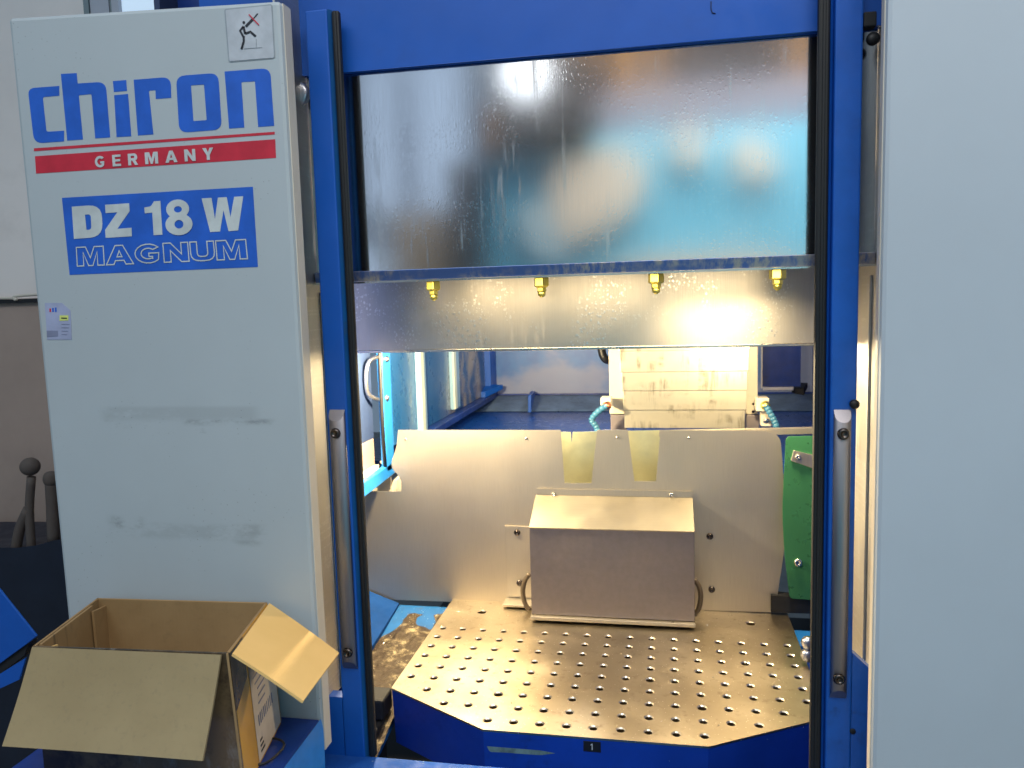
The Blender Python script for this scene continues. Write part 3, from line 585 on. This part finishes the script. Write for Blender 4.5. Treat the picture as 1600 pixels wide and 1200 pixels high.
for q in ((808, 832), (812, 911)): domescrew(*q, YQ-.005, .0085, m_screw, cvb)
for q in ((1109, 838), (1112, 921)): domescrew(*q, YQ-.001, .0085, m_screw, cvb)
for q in ((865, 772), (1049, 773)): domescrew(*q, YQ-.003, .006, m_bright, cvb)
for q in ((796, 947), (814, 947)): lathe('screw', [(.0045, -.002), (.0045, .005), (.002, .006)], P(q[0], q[1], YQ-.03), (0, 0, 1), m_screw, cvb, 8)
for q in ((857, 968), (1051, 976)): lathe('screw', [(.003, -.002), (.003, .006), (.001, .007)], P(q[0], q[1], 1.843), (0, 0, 1), m_screw, cvb, 8)
for sgn, xs, ya in ((-1, x0, 0), (1, x1, 8)):
    bx = 826 if sgn < 0 else 1086
    tube('pull_handle', spline([P(bx-sgn*1, 897+ya, 1.90), P(bx+sgn*6, 908+ya, 1.90), P(bx+sgn*9, 924+ya, 1.90), P(bx+sgn*6, 942+ya, 1.90), P(bx-sgn*1, 953+ya, 1.90)], 6), .006, m_dkrub, cvb, 12)
# green guard on the right
gp = thing('green_guard', 'glossy green enamelled guard plate with a steel bracket behind the right door seal', 'guard', P(1250, 935, YQ))
plate('guard_plate', [rnd([(1228, 682, 8), (1460, 678), (1460, 950), (1234, 935, 6), (1226, 870, 30), (1222, 800, 30)])], lambda x, y: P(x, y, YQ-.03), (0, .003, 0), m_green, gp)
plate('bracket', [[(1240, 704), (1300, 718), (1300, 742), (1236, 720)]], lambda x, y: P(x, y, YQ-.036), (0, .005, 0), m_plate, gp, .001)
domescrew(1247, 714, YQ-.037, .007, m_bright, gp); domescrew(1247, 879, YQ-.031, .010, m_bright, gp)
bl = plate('bottom_block', [[(1205, 930), (1300, 938), (1300, 960), (1205, 957)]], lambda x, y: P(x, y, YQ-.01), (0, .03, 0), m_black, gp)
# ------------------------------------------------------------------ drilled table
ZT = EYE-.7896
tb = thing('drilled_table', 'octagonal steel machine table drilled with a grid of holes on a blue body', 'machine table', (-.13, 1.66, ZT-.4))
xm = -.131; hw = .4265; yf = 1.349; yc = 1.478; ybk = 2.12; fx = .2035
octo = [(xm-fx, yf), (xm+fx, yf), (xm+hw, yc), (xm+hw, ybk), (xm-hw, ybk), (xm-hw, yc)]
hx0, hy0, pch = -.332551, 1.381830, .05
holes = []
rows = {0: (0, 8), 1: (-2, 10), 2: (-3, 11)}
for r in range(9):
    c0, c1 = rows.get(r, (-4, 12))
    for c in range(c0, c1+1): holes.append((hx0+c*pch, hy0+r*pch, .0073))
def near(px_, py_):
    p = PZ(px_, py_, ZT); return min(range(len(holes)), key=lambda i: (holes[i][0]-p.x)**2+(holes[i][1]-p.y)**2)
for q in ((778, 1085), (1014, 1063), (1166, 1036), (1097, 1105)):
    i = near(*q); holes[i] = (holes[i][0], holes[i][1], .0085)
for q in ((753, 956), (1173, 974)):
    p = PZ(q[0], q[1], ZT); holes.append((p.x, p.y, .0105))
loops = [octo]; vs = []; fs = []; mi = []
NH = 14
for hx, hy, hr in holes: loops.append([(p.x, p.y) for p in circ(hx, hy, hr+.0019, n=NH)])
L3 = [[Vector((x, y, 0)) for x, y in l] for l in loops]; tr = tessellate_polygon(L3); vs = [Vector((p.x, p.y, ZT)) for l in L3 for p in l]
for t in tr:
    a_, b_, c_ = (vs[i] for i in t); fs.append(tuple(t) if (b_-a_).cross(c_-a_).z > 0 else (t[0], t[2], t[1])); mi.append(0)
for k in range(6):
    a_, b_ = octo[k], octo[(k+1) % 6]; i = len(vs); vs += [Vector((*a_, ZT)), Vector((*b_, ZT)), Vector((*b_, ZT-.004)), Vector((*a_, ZT-.004))]; fs.append((i, i+3, i+2, i+1)); mi.append(0)
for hx, hy, hr in holes:
    i = len(vs)
    for rr, zz in ((hr+.0019, ZT), (hr, ZT-.0024), (hr, ZT-.016), (.0005, ZT-.020)): vs += [Vector((p.x, p.y, zz)) for p in circ(hx, hy, rr, n=NH)]
    for lv in range(3):
        for k in range(NH): a_ = i+lv*NH+k; b_ = i+lv*NH+(k+1) % NH; fs.append((a_, b_, b_+NH, a_+NH)); mi.append(2 if lv == 0 else 1)
mesh('table_top', vs, fs, [m_pallet, m_hole, m_rimst], tb, mi=mi)
def inset(k, z): return [Vector((xm+(x-xm)*k, yf+(y-yf)*1.0+(1-k)*.3*(1 if y < 1.6 else 0), z)) for x, y in octo]
def prism6(name, k0, z0, k1, z1, mat):
    b = inset(k0, z0); t = inset(k1, z1); f = [(0, 5, 4, 3, 2, 1)]+[(i, (i+1) % 6, 6+(i+1) % 6, 6+i) for i in range(6)]
    return mesh(name, b+t, f, mat, tb)
m_tabblue = paint('table_blue_enamel', (.006, .045, .34), .38, .15, .4, (.004, .01, .03), 5, .15, chips=.15, chipcol=(.2, .3, .4))
bd = prism6('table_body', .99, ZT-.12, .998, ZT-.0042, m_tabblue)
prism6('table_foot', .80, ZT-.5, .84, ZT-.121, m_black)
# number plate
a0, a1 = P(911, 1158, yf-.001), P(939, 1177, yf-.001)
npl = box('number_plate', a0.x, a1.x, yf+.0005, yf+.0035, a1.z, a0.z, m_rubber, tb, .0005)
zc_ = (a0.z+a1.z)/2; xc_ = (a0.x+a1.x)/2
def one(x, z): return Vector((xc_+x, yf-.0003, zc_+z))
plate('numeral', [[(-.0006, -.006), (.0010, -.006), (.0010, .006), (-.0004, .006), (-.003, .0035), (-.0025, .0025), (-.0006, .004)]], one, (0, .0006, 0), m_inkw, npl)
m_patch = paint('bare_patch', (.12, .20, .20), .6, .4, .6, (.25, .28, .2), 30)
random.seed(3)
pp = [(758, 1160, 4), (770, 1166), (782, 1157, 3), (795, 1162), (810, 1161, 3), (822, 1168), (842, 1172, 3), (868, 1177), (845, 1180, 4), (815, 1178), (790, 1176, 4), (765, 1175, 4)]
plate('paint_loss', [rnd(pp)], lambda x, y: P(x, y, yf-.0005 if False else yf+.0012), (0, .0006, 0), m_patch, bd)
# tray beside table, with chips
gt = thing('side_tray', 'bright blue sloping tray left of the drilled table', 'tray', (-.75, 1.7, EYE-1.0))
zt0 = EYE-.86
xt0 = -.705; m_flank = paint('matt_navy_flank', (.006, .04, .17), .75, .2, .4, (.01, .01, .02), 5, .1, .1)
hexa('tray_sheet', [(xt0, 1.35, zt0-.06), (xm-hw-.012, 1.35, zt0-.06), (xm-hw-.012, 1.96, zt0+.045), (xt0, 1.96, zt0+.045)], [(xt0, 1.35, zt0-.055), (xm-hw-.012, 1.35, zt0-.055), (xm-hw-.012, 1.96, zt0+.05), (xt0, 1.96, zt0+.05)], m_tray, gt)
hexa('tray_flank', [(-.99, 1.2, zt0-.06), (xt0-.001, 1.2, zt0-.10), (xt0-.001, 1.96, zt0+.0), (-.99, 1.96, zt0+.0)], [(-.99, 1.2, zt0+.10), (xt0-.001, 1.2, zt0-.05), (xt0-.001, 1.96, zt0+.055), (-.99, 1.96, zt0+.16)], m_flank, gt)
from mathutils import noise as mn
vs = []; fs = []; nx, ny = 60, 90
for j in range(ny+1):
    for i in range(nx+1):
        x = xt0+.14*i/nx; y = 1.36+.56*j/ny; u = i/nx; v = j/ny
        base = zt0-.055+.105*(y-1.35)/.61
        d = .5+.5*mn.noise(Vector((x*9, y*9, 0)))
        edge = min(1, max(0, (u*.30+.86-v+.28*mn.noise(Vector((x*13, y*13, 3))))*3.2))
        h = -.005+edge*(.014+.014*d)+edge*.006*mn.noise(Vector((x*60, y*60, 1)))
        vs.append(Vector((x, y, base+h)))
for j in range(ny):
    for i in range(nx): a_ = j*(nx+1)+i; fs.append((a_, a_+1, a_+nx+2, a_+nx+1))
ch = mesh('chip_pile', vs, fs, m_chips, None, True); ch['kind'] = 'stuff'; ch['label'] = 'brown sludge of metal chips heaped on the blue tray'; ch['category'] = 'chips'
vs = []; fs = []
for k in range(330):
    if k < 150: x = random.uniform(-.70, -.57); y = random.uniform(1.55, 1.95); z = zt0-.052+.105*(y-1.35)/.61+random.uniform(.004, .008)+(.03 if y < 1.7 else 0)
    elif k < 330: x = random.uniform(xm-hw+.01, xm+hw-.01); y = random.uniform(1.86 if random.random() < .7 else 1.4, 1.96); z = ZT+.0006
    else: x = random.uniform(xm+.15, xm+hw-.01); y = random.uniform(1.5, 1.96); z = ZT+.0006
    s = random.uniform(.0006, .0020); c = Vector((x, y, z)); i = len(vs)
    for q in range(4): vs.append(c+Vector((random.uniform(-s, s)*1.5, random.uniform(-s, s)*1.5, random.uniform(0, s*1.2))))
    fs += [(i, i+1, i+2), (i, i+2, i+3), (i+1, i+3, i+2), (i, i+3, i+1)]
cs = mesh('chip_specks', vs, fs, m_bright, None); cs['kind'] = 'stuff'; cs['label'] = 'scattered bright metal chips on the drilled table and tray'; cs['category'] = 'chips'
cm = thing('clamp_arm', 'black clamp hardware in the shadow left of the drilled table', 'clamp', (-.66, 1.45, EYE-1.1))
box('arm', -.70, -.575, 1.47, 1.53, EYE-.86, EYE-.815, m_black, cm, .006)
box('arm_post', -.63, -.58, 1.44, 1.50, EYE-1.1, EYE-.862, m_black, cm, .006)
lathe('arm_bolt', [(.012, 0), (.012, .01), (.004, .012)], (-.66, 1.49, EYE-.815), (0, 0, 1), m_alu, cm, 6)
rb = thing('right_guide', 'cyan and blue guide block with two grey bolts at the right of the drilled table', 'guide', (.36, 1.8, EYE-1.1))
box('guide_top', xm+hw+.012, .58, 1.86, 1.95, EYE-.86, EYE-.822, m_blue_lite, rb, .002)
box('guide_body', xm+hw+.012, .58, 1.70, 1.96, EYE-1.2, EYE-.862, m_blue_dark, rb, .003)
for q in ((1262, 1003), (1261, 1022)): lathe('bolt', [(.014, 0), (.014, -.010), (.009, -.016), (.003, -.016)], P(q[0], q[1], 1.70), (0, 1, 0), m_alu, rb, 14)
# ------------------------------------------------------------------ shelf, cardboard box, cable
ZS = EYE-.612
sf = thing('blue_shelf', 'blue steel shelf under the cardboard box, its bright blue side sloping away', 'shelf', (-.8, .95, 0))
e0, e1 = PZ(503, 1119, ZS), PZ(442, 1200, ZS); dd = (e1-e0)/(e1-e0).length; e2 = e0+dd*.42; e0 = e0-dd*0.0
m_shelf = paint('scuffed_blue_shelf', (.006, .035, .22), .33, .2, .6, (.01, .012, .03), 5, .15)
hexa('shelf_top', [(-.875, e2.y, ZS-.02), (e2.x, e2.y, ZS-.02), (e0.x, YP-.001, ZS-.02), (-.875, YP-.001, ZS-.02)], [(-.875, e2.y, ZS), (e2.x, e2.y, ZS), (e0.x, YP-.001, ZS), (-.875, YP-.001, ZS)], m_shelf, sf, .002)
f0, f1 = P(508, 1172, YP-.004), P(452, 1215, .97)
off = Vector((.006, 0, -.062))
mesh('bevel_face', [e0+Vector((.001, 0, -.0005)), e2+Vector((.001, 0, -.0005)), e2+off, Vector((e0.x+off.x, YP-.002, ZS+off.z)), e0+Vector((.001, 0, -.02)), e2+Vector((.001, 0, -.02)), e2+off+Vector((-.001, 0, -.02)), Vector((e0.x+off.x-.001, YP-.002, ZS+off.z-.02))],
     [(0, 3, 2, 1), (4, 5, 6, 7), (0, 1, 5, 4), (1, 2, 6, 5), (2, 3, 7, 6), (3, 0, 4, 7)], m_blue_lite, sf)
box('shelf_body', -.87, e2.x-.01, e2.y+.01, YP-.002, 0, ZS-.09, m_blue, sf)
# cardboard, one board in three tones: light and shade put into the colour
a = M('brown_cardboard'); n1 = a.noise(5, 5, .6); n2 = a.noise(60, 4, .7); cr_ = a.n('ShaderNodeTexWave', {'Vector': a.map((1, 1, 1)), 'Scale': 55, 'Distortion': .6}, bands_direction='X').outputs[1]
c = a.mix(a.rng(n1, .3, .7), (.25, .15, .06), (.33, .21, .095)); c = a.mix(a.op('MULTIPLY', a.rng(n2, .5, .8), .3), c, (.15, .10, .05)); dr = a.op('MULTIPLY', a.rng(a.noise(55, 4, .6, sc=(1, 1, .12)), .55, .68), a.rng(a.noise(8, 3, .6), .5, .62)); c = a.mix(a.op('MULTIPLY', dr, .7), c, (.05, .035, .02))
a.set(Base_Color=c, Roughness=.8); a.bump(cr_, .06, .0006); m_card = a.m
a = M('grey_side_cardboard'); n1 = a.noise(4, 5, .6); n2 = a.noise(120, 3, .7)
c = a.mix(a.rng(n1, .3, .7), (.26, .195, .10), (.32, .245, .13)); c = a.mix(a.op('MULTIPLY', a.rng(n2, .5, .8), .3), c, (.16, .13, .085)); a.set(Base_Color=c, Roughness=.85); a.bump(n2, .1, .0005); m_cardg = a.m
a = M('lit_golden_cardboard'); n1 = a.noise(4, 5, .6); c = a.mix(a.rng(n1, .3, .7), (.66, .42, .14), (.74, .48, .18)); a.set(Base_Color=c, Roughness=.8); a.bump(a.noise(200, 3, .6), .1, .0004); m_cardy = a.m
a = M('stained_taped_cardboard'); n1 = a.noise(7, 6, .7); n2 = a.noise(20, 5, .7, sc=(1, 1, .5)); c = a.mix(a.rng(n1, .4, .6), (.035, .026, .018), (.14, .095, .05)); c = a.mix(a.op('MULTIPLY', a.rng(n2, .55, .7), .6), c, (.22, .20, .18)); a.set(Base_Color=c, Roughness=.22); m_tape = a.m
zr = EYE-.43
bx_ = thing('cardboard_box', 'open cardboard box with outspread flaps and a shipping label, on the blue shelf', 'box', PZ(250, 1180, ZS))
BL, BR, FR, FL = (PZ(*q, zr) for q in ((152, 934), (418, 941), (357, 1021), (50, 1010)))
BR.y = min(BR.y, YP-.012); BL.y = min(BL.y, YP-.012)
dn = Vector((0, 0, ZS+.001-zr)); TH = .0035; SH = Vector((.012, -.003, 0))
def wallp(name, a_, b_, n_in, mat, top=Vector((0, 0, 0))):
    # slab from a_ to b_ hanging down
    i_ = n_in*TH; da = dn+(SH if a_ in (FR, BR) else Vector()); db_ = dn+(SH if b_ in (FR, BR) else Vector())
    return hexa(name, [a_+da, b_+db_, b_+db_+i_, a_+da+i_], [a_, b_, b_+i_, a_+i_], mat, bx_, .0008)
inw = lambda a_, b_: Vector((-(b_-a_).y, (b_-a_).x, 0)).normalized()
wallp('front_wall', FL, FR, inw(FL, FR), m_tape); 
wr = wallp('right_wall', FR, BR, inw(FR, BR), m_card)
wallp('back_wall', BR, BL, inw(BR, BL), m_card); wl = wallp('left_wall', BL, FL, inw(BL, FL), m_card)
zb0 = ZS+.002
mesh('bottom', [Vector((p.x, p.y, zb0)) for p in (FL, FR+SH, BR+SH, BL)]+[Vector((p.x, p.y, zb0+.004)) for p in (FL, FR+SH, BR+SH, BL)], BF, m_card, bx_)
def flap(name, a_, b_, c_, d_, mat, bow=.0):
    """a_,b_ hinge; c_,d_ free edge (c next to b)"""
    n = 8; vs = []; fs = []; nrm = (b_-a_).cross(d_-a_).normalized()
    for s_ in (0, 1):
        for j in range(n+1):
            for i in range(n+1):
                u, v = i/n, j/n; p = (a_*(1-u)+b_*u)*(1-v)+(d_*(1-u)+c_*u)*v
                vs.append(p+nrm*(bow*math.sin(math.pi*v)*.5+bow*math.sin(math.pi*u)*v)+nrm*TH*s_)
    m_ = (n+1)**2
    for j in range(n):
        for i in range(n):
            q = j*(n+1)+i; fs.append((q, q+1, q+n+2, q+n+1)); fs.append((q+m_, q+n+1+m_, q+n+2+m_, q+1+m_))
    ring = [i for i in range(n+1)]+[j*(n+1)+n for j in range(1, n+1)]+[n*(n+1)+i for i in range(n-1, -1, -1)]+[j*(n+1) for j in range(n-1, 0, -1)]
    for k in range(len(ring)): q, w = ring[k], ring[(k+1) % len(ring)]; fs.append((q, q+m_, w+m_, w))
    return mesh(name, vs, fs, mat, bx_, False)
o_ = Vector((0, -.003, .001))
flap('front_flap', P(50, 1011, FL.y-.004), P(345, 1023, FR.y-.004), P(316, 1189, FR.y-.055), P(3, 1166, FL.y-.055), m_cardg, .004)
flap('right_flap', P(360, 1022, FR.y)+Vector((.003, 0, .001)), P(418, 943, BR.y)+Vector((.003, 0, .001)), P(530, 1020, .985), P(474, 1095, .845), m_cardy, -.002)
# left flap folded inside
w0 = BL.lerp(FL, .18); w1 = BL.lerp(FL, .96); inn = inw(BL, FL)*.006
hexa('left_flap', [w0+inn+dn*.55, w1+inn+dn*.55, w1+inn*1.6+dn*.55, w0+inn*1.6+dn*.55], [w0+inn*.9, w1+inn*.9, w1+inn*1.5, w0+inn*1.5], m_card, bx_, .0005)
w0 = BL.lerp(FL, .02); w1 = BL.lerp(FL, .24); inn = inw(BL, FL)*.012
hexa('back_flap_tab', [w0+inn+dn*.8, w1+inn+dn*.8, w1+inn*1.3+dn*.8, w0+inn*1.3+dn*.8], [w0+inn+dn*.06, w1+inn*.9+dn*.03, w1+inn*1.2+dn*.03, w0+inn*1.3+dn*.06], m_card, bx_, .0005)
w0 = BL.lerp(FL, .80); w1 = BL.lerp(FL, .99); inn = inw(BL, FL)*.014
hexa('corner_fold', [w0+inn+dn*.4, w1+inn+dn*.4, w1+inn*1.2+dn*.4, w0+inn*1.2+dn*.4], [w0+inn*.8+dn*.07, w1+inn*.8+dn*.03, w1+inn+dn*.03, w0+inn+dn*.07], m_cardy, bx_, .0005)
# label and tape on the right wall
vR = (BR-FR); nR = -inw(FR, BR)
def lab(u0, u1, v0, v1, off, name, mat, par, v0b=None, v1b=None):
    fr_ = lambda u, v: FR+vR*u+(dn+SH)*v+nR*off
    v0b = v0 if v0b is None else v0b; v1b = v1 if v1b is None else v1b
    q = [fr_(u0, v1), fr_(u1, v1b), fr_(u1, v0b), fr_(u0, v0)]; q2 = [p+nR*.0003 for p in q]
    return mesh(name, q+q2, [(0, 3, 2, 1), (4, 5, 6, 7), (0, 1, 5, 4), (1, 2, 6, 5), (2, 3, 7, 6), (3, 0, 4, 7)], mat, par)
a = M('soiled_label_paper'); n1 = a.noise(18, 5, .65); n2 = a.noise(9, 4, .6)
c = a.mix(a.rng(n1, .3, .7), (.62, .52, .42), (.74, .64, .53)); _, _, sz = a.xyz(); c = a.mix(a.op('MULTIPLY', a.rng(a.op('ADD', n2, a.op('MULTIPLY', a.rng(sz, .06, .14), .35)), .58, .78), .8), c, (.12, .09, .09)); a.set(Base_Color=c, Roughness=.4); m_label = a.m
m_amber = M('amber_tape'); m_amber.set(Base_Color=(.62, .34, .06), Roughness=.18); m_amber = m_amber.m
lab(.02, .97, .0, 1.0, .0004, 'tape', m_amber, wr)
lab(.0, .30, .0, .42, .0010, 'stain_patch', m_tape, wr, None, .30)
lb = lab(.34, .95, .10, .98, .0012, 'shipping_label', m_label, wr)
random.seed(5)
for k in range(9): lab(.42+.045*k, .42+.045*k+random.choice((.012, .02)), .66, .74, .0018, 'label_bar', m_lil2, lb)
for k in range(7):
    u = random.uniform(.40, .5); v = .25+k*.055
    lab(u, u+random.uniform(.15, .36), v, v+.012, .0018, 'label_print', m_lil2, lb)
for k in range(3): lab(.40, .46+.02*k, .84+k*.04, .855+k*.04, .0018, 'label_print', m_pk, lb)
# cable
cb = tag(tube('cable_loop', spline([PZ(395, 1185, ZS+.004), PZ(420, 1156, ZS+.004), PZ(437, 1156, ZS+.004), PZ(444, 1163, ZS+.004), PZ(436, 1176, ZS+.004), PZ(415, 1192, ZS+.004), PZ(390, 1196, ZS+.004), PZ(365, 1205, ZS+.004)], 8), .0016, m_blackhose, None, 8), 'thin black cable loop lying on the blue shelf beside the cardboard box', 'cable')
# ------------------------------------------------------------------ lower left background
m_navy = paint('navy_machine', (.012, .018, .035), .45, .3, .3, (.005, .005, .006), 2)
bn = thing('dark_machine', 'dark navy machine body with stalks shaped after shadows, at the lower left edge behind the white panel', 'machine', (-1.6, 1.6, 0))
plate('machine_body', [[(-3, 0), (-1.0, 0), (-1.0, P(105, 830, 1.6).z), P(88, 835, 1.6).xz[:] if False else (P(88, 850, 1.6).x, P(88, 850, 1.6).z), (P(60, 858, 1.6).x, P(60, 858, 1.6).z), (P(30, 862, 1.6).x, P(30, 862, 1.6).z), (-3, P(0, 885, 1.6).z)]], lambda x, z: Vector((x, 1.6, z)), (0, .25, 0), m_navy, bn, .01)
for pts, rr in (([(50, 870), (46, 800), (49, 745)], .010), ([(84, 850), (82, 790), (80, 752)], .014), ([(22, 880), (30, 830), (44, 795)], .012)):  # solid stalks and knobs standing in for blurred shadow shapes
    tube('lever', spline([P(x, y, 1.62) for x, y in pts], 4), rr, m_navy, bn, 10)
lathe('lever_knob', [(.022*math.sin(math.pi*k/10)+.0005, -.022*math.cos(math.pi*k/10)) for k in range(11)], P(47, 729, 1.62), (0, 0, 1), m_navy, bn, 16)
lathe('lever_knob', [(.0175*math.sin(math.pi*k/10)**.6+.0005, -.018*math.cos(math.pi*k/10)) for k in range(11)], P(80, 748, 1.62), (0, 0, 1), m_navy, bn, 14)
m_sh = paint('dull_grey_lever', (.10, .08, .07), .8, .1)
for o_k in bn.children:
    if o_k.name.startswith('lever'): o_k.data.materials[0] = m_sh
bt = thing('blue_tray', 'folded blue sheet metal tray poking in at the lower left behind the cardboard box', 'tray', P(20, 1040, 1.12))
plate('tray_side', [[(-90, 810), (57, 994), (45, 1004), (-60, 1080)]], lambda x, y: P(x, y, 1.10), (0, .004, 0), m_blue, bt, .001)
plate('tray_gap_shade', [[(45, 1004), (38, 1024), (-60, 1098), (-60, 1080)]], lambda x, y: P(x, y, 1.105), (0, .02, 0), m_black, bt)  # black strip painted as the shade in the gap below the tray side
plate('tray_flange', [[(40, 1028), (30, 1062), (-60, 1104), (-60, 1090)]], lambda x, y: P(x, y, 1.095), (0, .004, 0), m_blue, bt, .001)
# window and post seen over the lettered panel
wn = thing('hall_window', 'pale window with grey mullions seen above the lettered white panel', 'window', P(215, 15, 1.85))
m_pane = M('bright_window_pane'); m_pane.b.inputs['Emission Color'].default_value = (.58, .76, .95, 1); m_pane.b.inputs['Emission Strength'].default_value = .75; m_pane.set(Base_Color=(.3, .35, .4), Roughness=.1); m_pane = m_pane.m
q0 = P(186, 60, 1.84); q1 = P(320, 60, 1.84); q2 = P(186, -160, 1.84)
box('pane', q0.x, q1.x, 1.845, 1.85, q0.z-.2, q2.z, m_pane, wn)
m_gframe = paint('grey_frame', (.42, .44, .50), .5, .06); m_gf2 = paint('grey_post', (.20, .25, .27), .5, .06)
for x0, x1, mm, d in ((131, 139, m_gf2, 0), (140, 169, m_gframe, .004), (170, 173, m_gf2, .006), (174, 185, m_gframe, .002)):
    box('mullion', P(x0, 20, 1.83).x, P(x1, 20, 1.83).x, 1.83+d, 1.86, q0.z-.2, q2.z, mm, wn)
# ------------------------------------------------------------------ behind the camera: unseen shapes added for the splash guard reflection, and a hall lamp
def V(x, y, yr):  # point that shows at pixel x, y in the vertical mirror YU when it stands at depth yr
    p = P(x, y, 2*YU-yr); return Vector((p.x, yr, p.z))
m_cy = paint('cyan_block_paint', (.20, .62, .84), .5, .08, .1); m_crm = paint('cream_patch_paint', (.85, .74, .58), .7, .08)
m_gr = paint('grey_band_paint', (.26, .25, .31), .5, .1); m_dk = paint('dark_brown_paint', (.02, .014, .014), .6, .2); m_or = paint('ochre_strip_paint', (.42, .22, .07), .6, .1)
cz = V(1000, 205, -1.2).z
ac = thing('mirrored_cyan_block', 'added unseen cyan cabinet with cream covers standing across the aisle', 'reflector', (.9, -1.5, 0))  # unseen block added to mirror cyan in the upper sheet
box('cyan_block_body', V(760, 300, -1.2).x, 2.6, -1.9, -1.2, 0, cz, m_cy, ac, .02)
m_pcy = paint('pale_cyan_patch_paint', (.55, .75, .82), .7, .08)
def blob(pts, name, mat, Y, parent, th=.05): return plate(name, [rnd([(x, y, 30) for x, y in pts])], lambda x, y: V(x, y, Y), (0, -th, 0), mat, parent)  # patches cut to mirrored outlines, added for the reflection only
blob([(855, 290), (880, 238), (930, 240), (975, 222), (1015, 262), (990, 330), (930, 365), (880, 385), (868, 340)], 'cover', m_crm, -1.13, ac)
blob([(800, 330), (850, 305), (900, 350), (890, 410), (830, 400)], 'cover', m_pcy, -1.14, ac)
blob([(1045, 200), (1095, 195), (1105, 240), (1082, 268), (1055, 245)], 'cover', m_crm, -1.13, ac)
blob([(1140, 215), (1180, 210), (1220, 250), (1205, 285), (1160, 280)], 'cover', m_crm, -1.13, ac)
blob([(940, 425), (1010, 400), (1200, 392), (1260, 410), (1260, 470), (940, 480)], 'cover', m_crm, -1.13, ac)
du = thing('mirrored_grey_band', 'added unseen grey duct above the aisle', 'band', (1.2, -1.4, cz+.1))  # unseen box added for the grey zone of the reflection
zd = V(1000, 135, -1.25).z
box('grey_band_body', V(930, 160, -1.25).x, 2.6, -1.7, -1.25, cz+.01, zd, m_gr, du, .02)
bm_ = thing('mirrored_dark_bar', 'added unseen dark bar with ochre strips mirrored in the splash guard', 'beam', (1.0, -1.6, zd+.1))  # unseen, added to darken the top of the reflection
box('dark_bar_body', V(790, 60, -1.45).x, 2.6, -2.2, -1.45, zd+.02, 3.9, m_dk, bm_)
for x0, x1 in ((905, 930), (965, 990), (1020, 1035), (1240, 1262)): box('ochre_strip', V(x0, 100, -1.4).x, V(x1, 100, -1.4).x, -1.44, -1.40, zd+.03, 3.6, m_or, bm_)
hm = thing('mirrored_dark_block', 'added unseen dark block mirrored above the cyan cabinet', 'machine head', (V(850, 200, -1.05).x, -1.1, cz))  # unseen mass added for the dark blob in the reflection
box('dark_block_body', V(772, 200, -1.05).x, V(925, 200, -1.05).x, -1.35, -1.05, V(850, 222, -1.05).z, V(850, 80, -1.05).z, m_dk, hm, .03)
box('dark_block_trim', V(755, 200, -1.04).x, V(775, 200, -1.04).x, -1.2, -1.04, V(800, 240, -1.04).z, V(800, 165, -1.04).z, m_or, hm, .02)
sk2 = thing('mirrored_tan_blocks', 'added unseen tan and grey shelving across the aisle', 'blocks', (V(680, 350, -1.6).x, -1.7, 0))  # unseen boxes added for warm and dark zones of the reflection
box('tan_block', V(612, 350, -1.6).x, V(700, 350, -1.6).x, -2.1, -1.6, 0, V(650, 335, -1.6).z, paint('tan_block_paint', (.62, .46, .30), .7, .1), sk2, .02)
box('dark_upright', V(700, 350, -1.5).x, V(752, 350, -1.5).x, -2.1, -1.5, 0, V(740, 250, -1.5).z, paint('grey_brown_paint', (.20, .18, .18), .6, .1), sk2, .02)
wf = thing('mirrored_glow_panel', 'added unseen glowing panel that brightens the splash guard reflection', 'window', (V(650, 300, -4).x, -4, 0))  # added glow that lightens the left of the reflection
m_fw = M('glow_panel_face'); m_fw.b.inputs['Emission Color'].default_value = (.50, .66, .90, 1); m_fw.b.inputs['Emission Strength'].default_value = .85; m_fw = m_fw.m
box('pane', V(560, 300, -4).x, V(745, 300, -4).x, -4.05, -4, V(650, 330, -4).z, 4.2, m_fw, wf)
for xx in (558, 640, 747): box('mullion', V(xx, 300, -4).x-.06, V(xx, 300, -4).x+.06, -4.0, -3.95, 1.0, 4.3, m_gr, wf)
box('pane', V(535, 420, -3.9).x, V(592, 420, -3.9).x, -3.95, -3.9, 1.0, V(600, 385, -3.9).z, m_fw, wf)
lm = thing('hall_lamp', 'round bright hall lamp above the aisle', 'lamp', V(820, 115, -.9))
em = M('lamp_globe'); em.b.inputs['Emission Color'].default_value = (.85, .92, 1, 1); em.b.inputs['Emission Strength'].default_value = 3.2; em = em.m
lathe('globe', [(.01, -.09), (.07, -.06), (.095, 0), (.07, .06), (.01, .09)], V(820, 118, -.9), (0, 0, 1), em, lm, 20)
tube('lamp_rod', [V(820, 118, -.9)+Vector((0, 0, .09)), V(820, 118, -.9)+Vector((0, 0, 1.2))], .01, m_dk, lm)
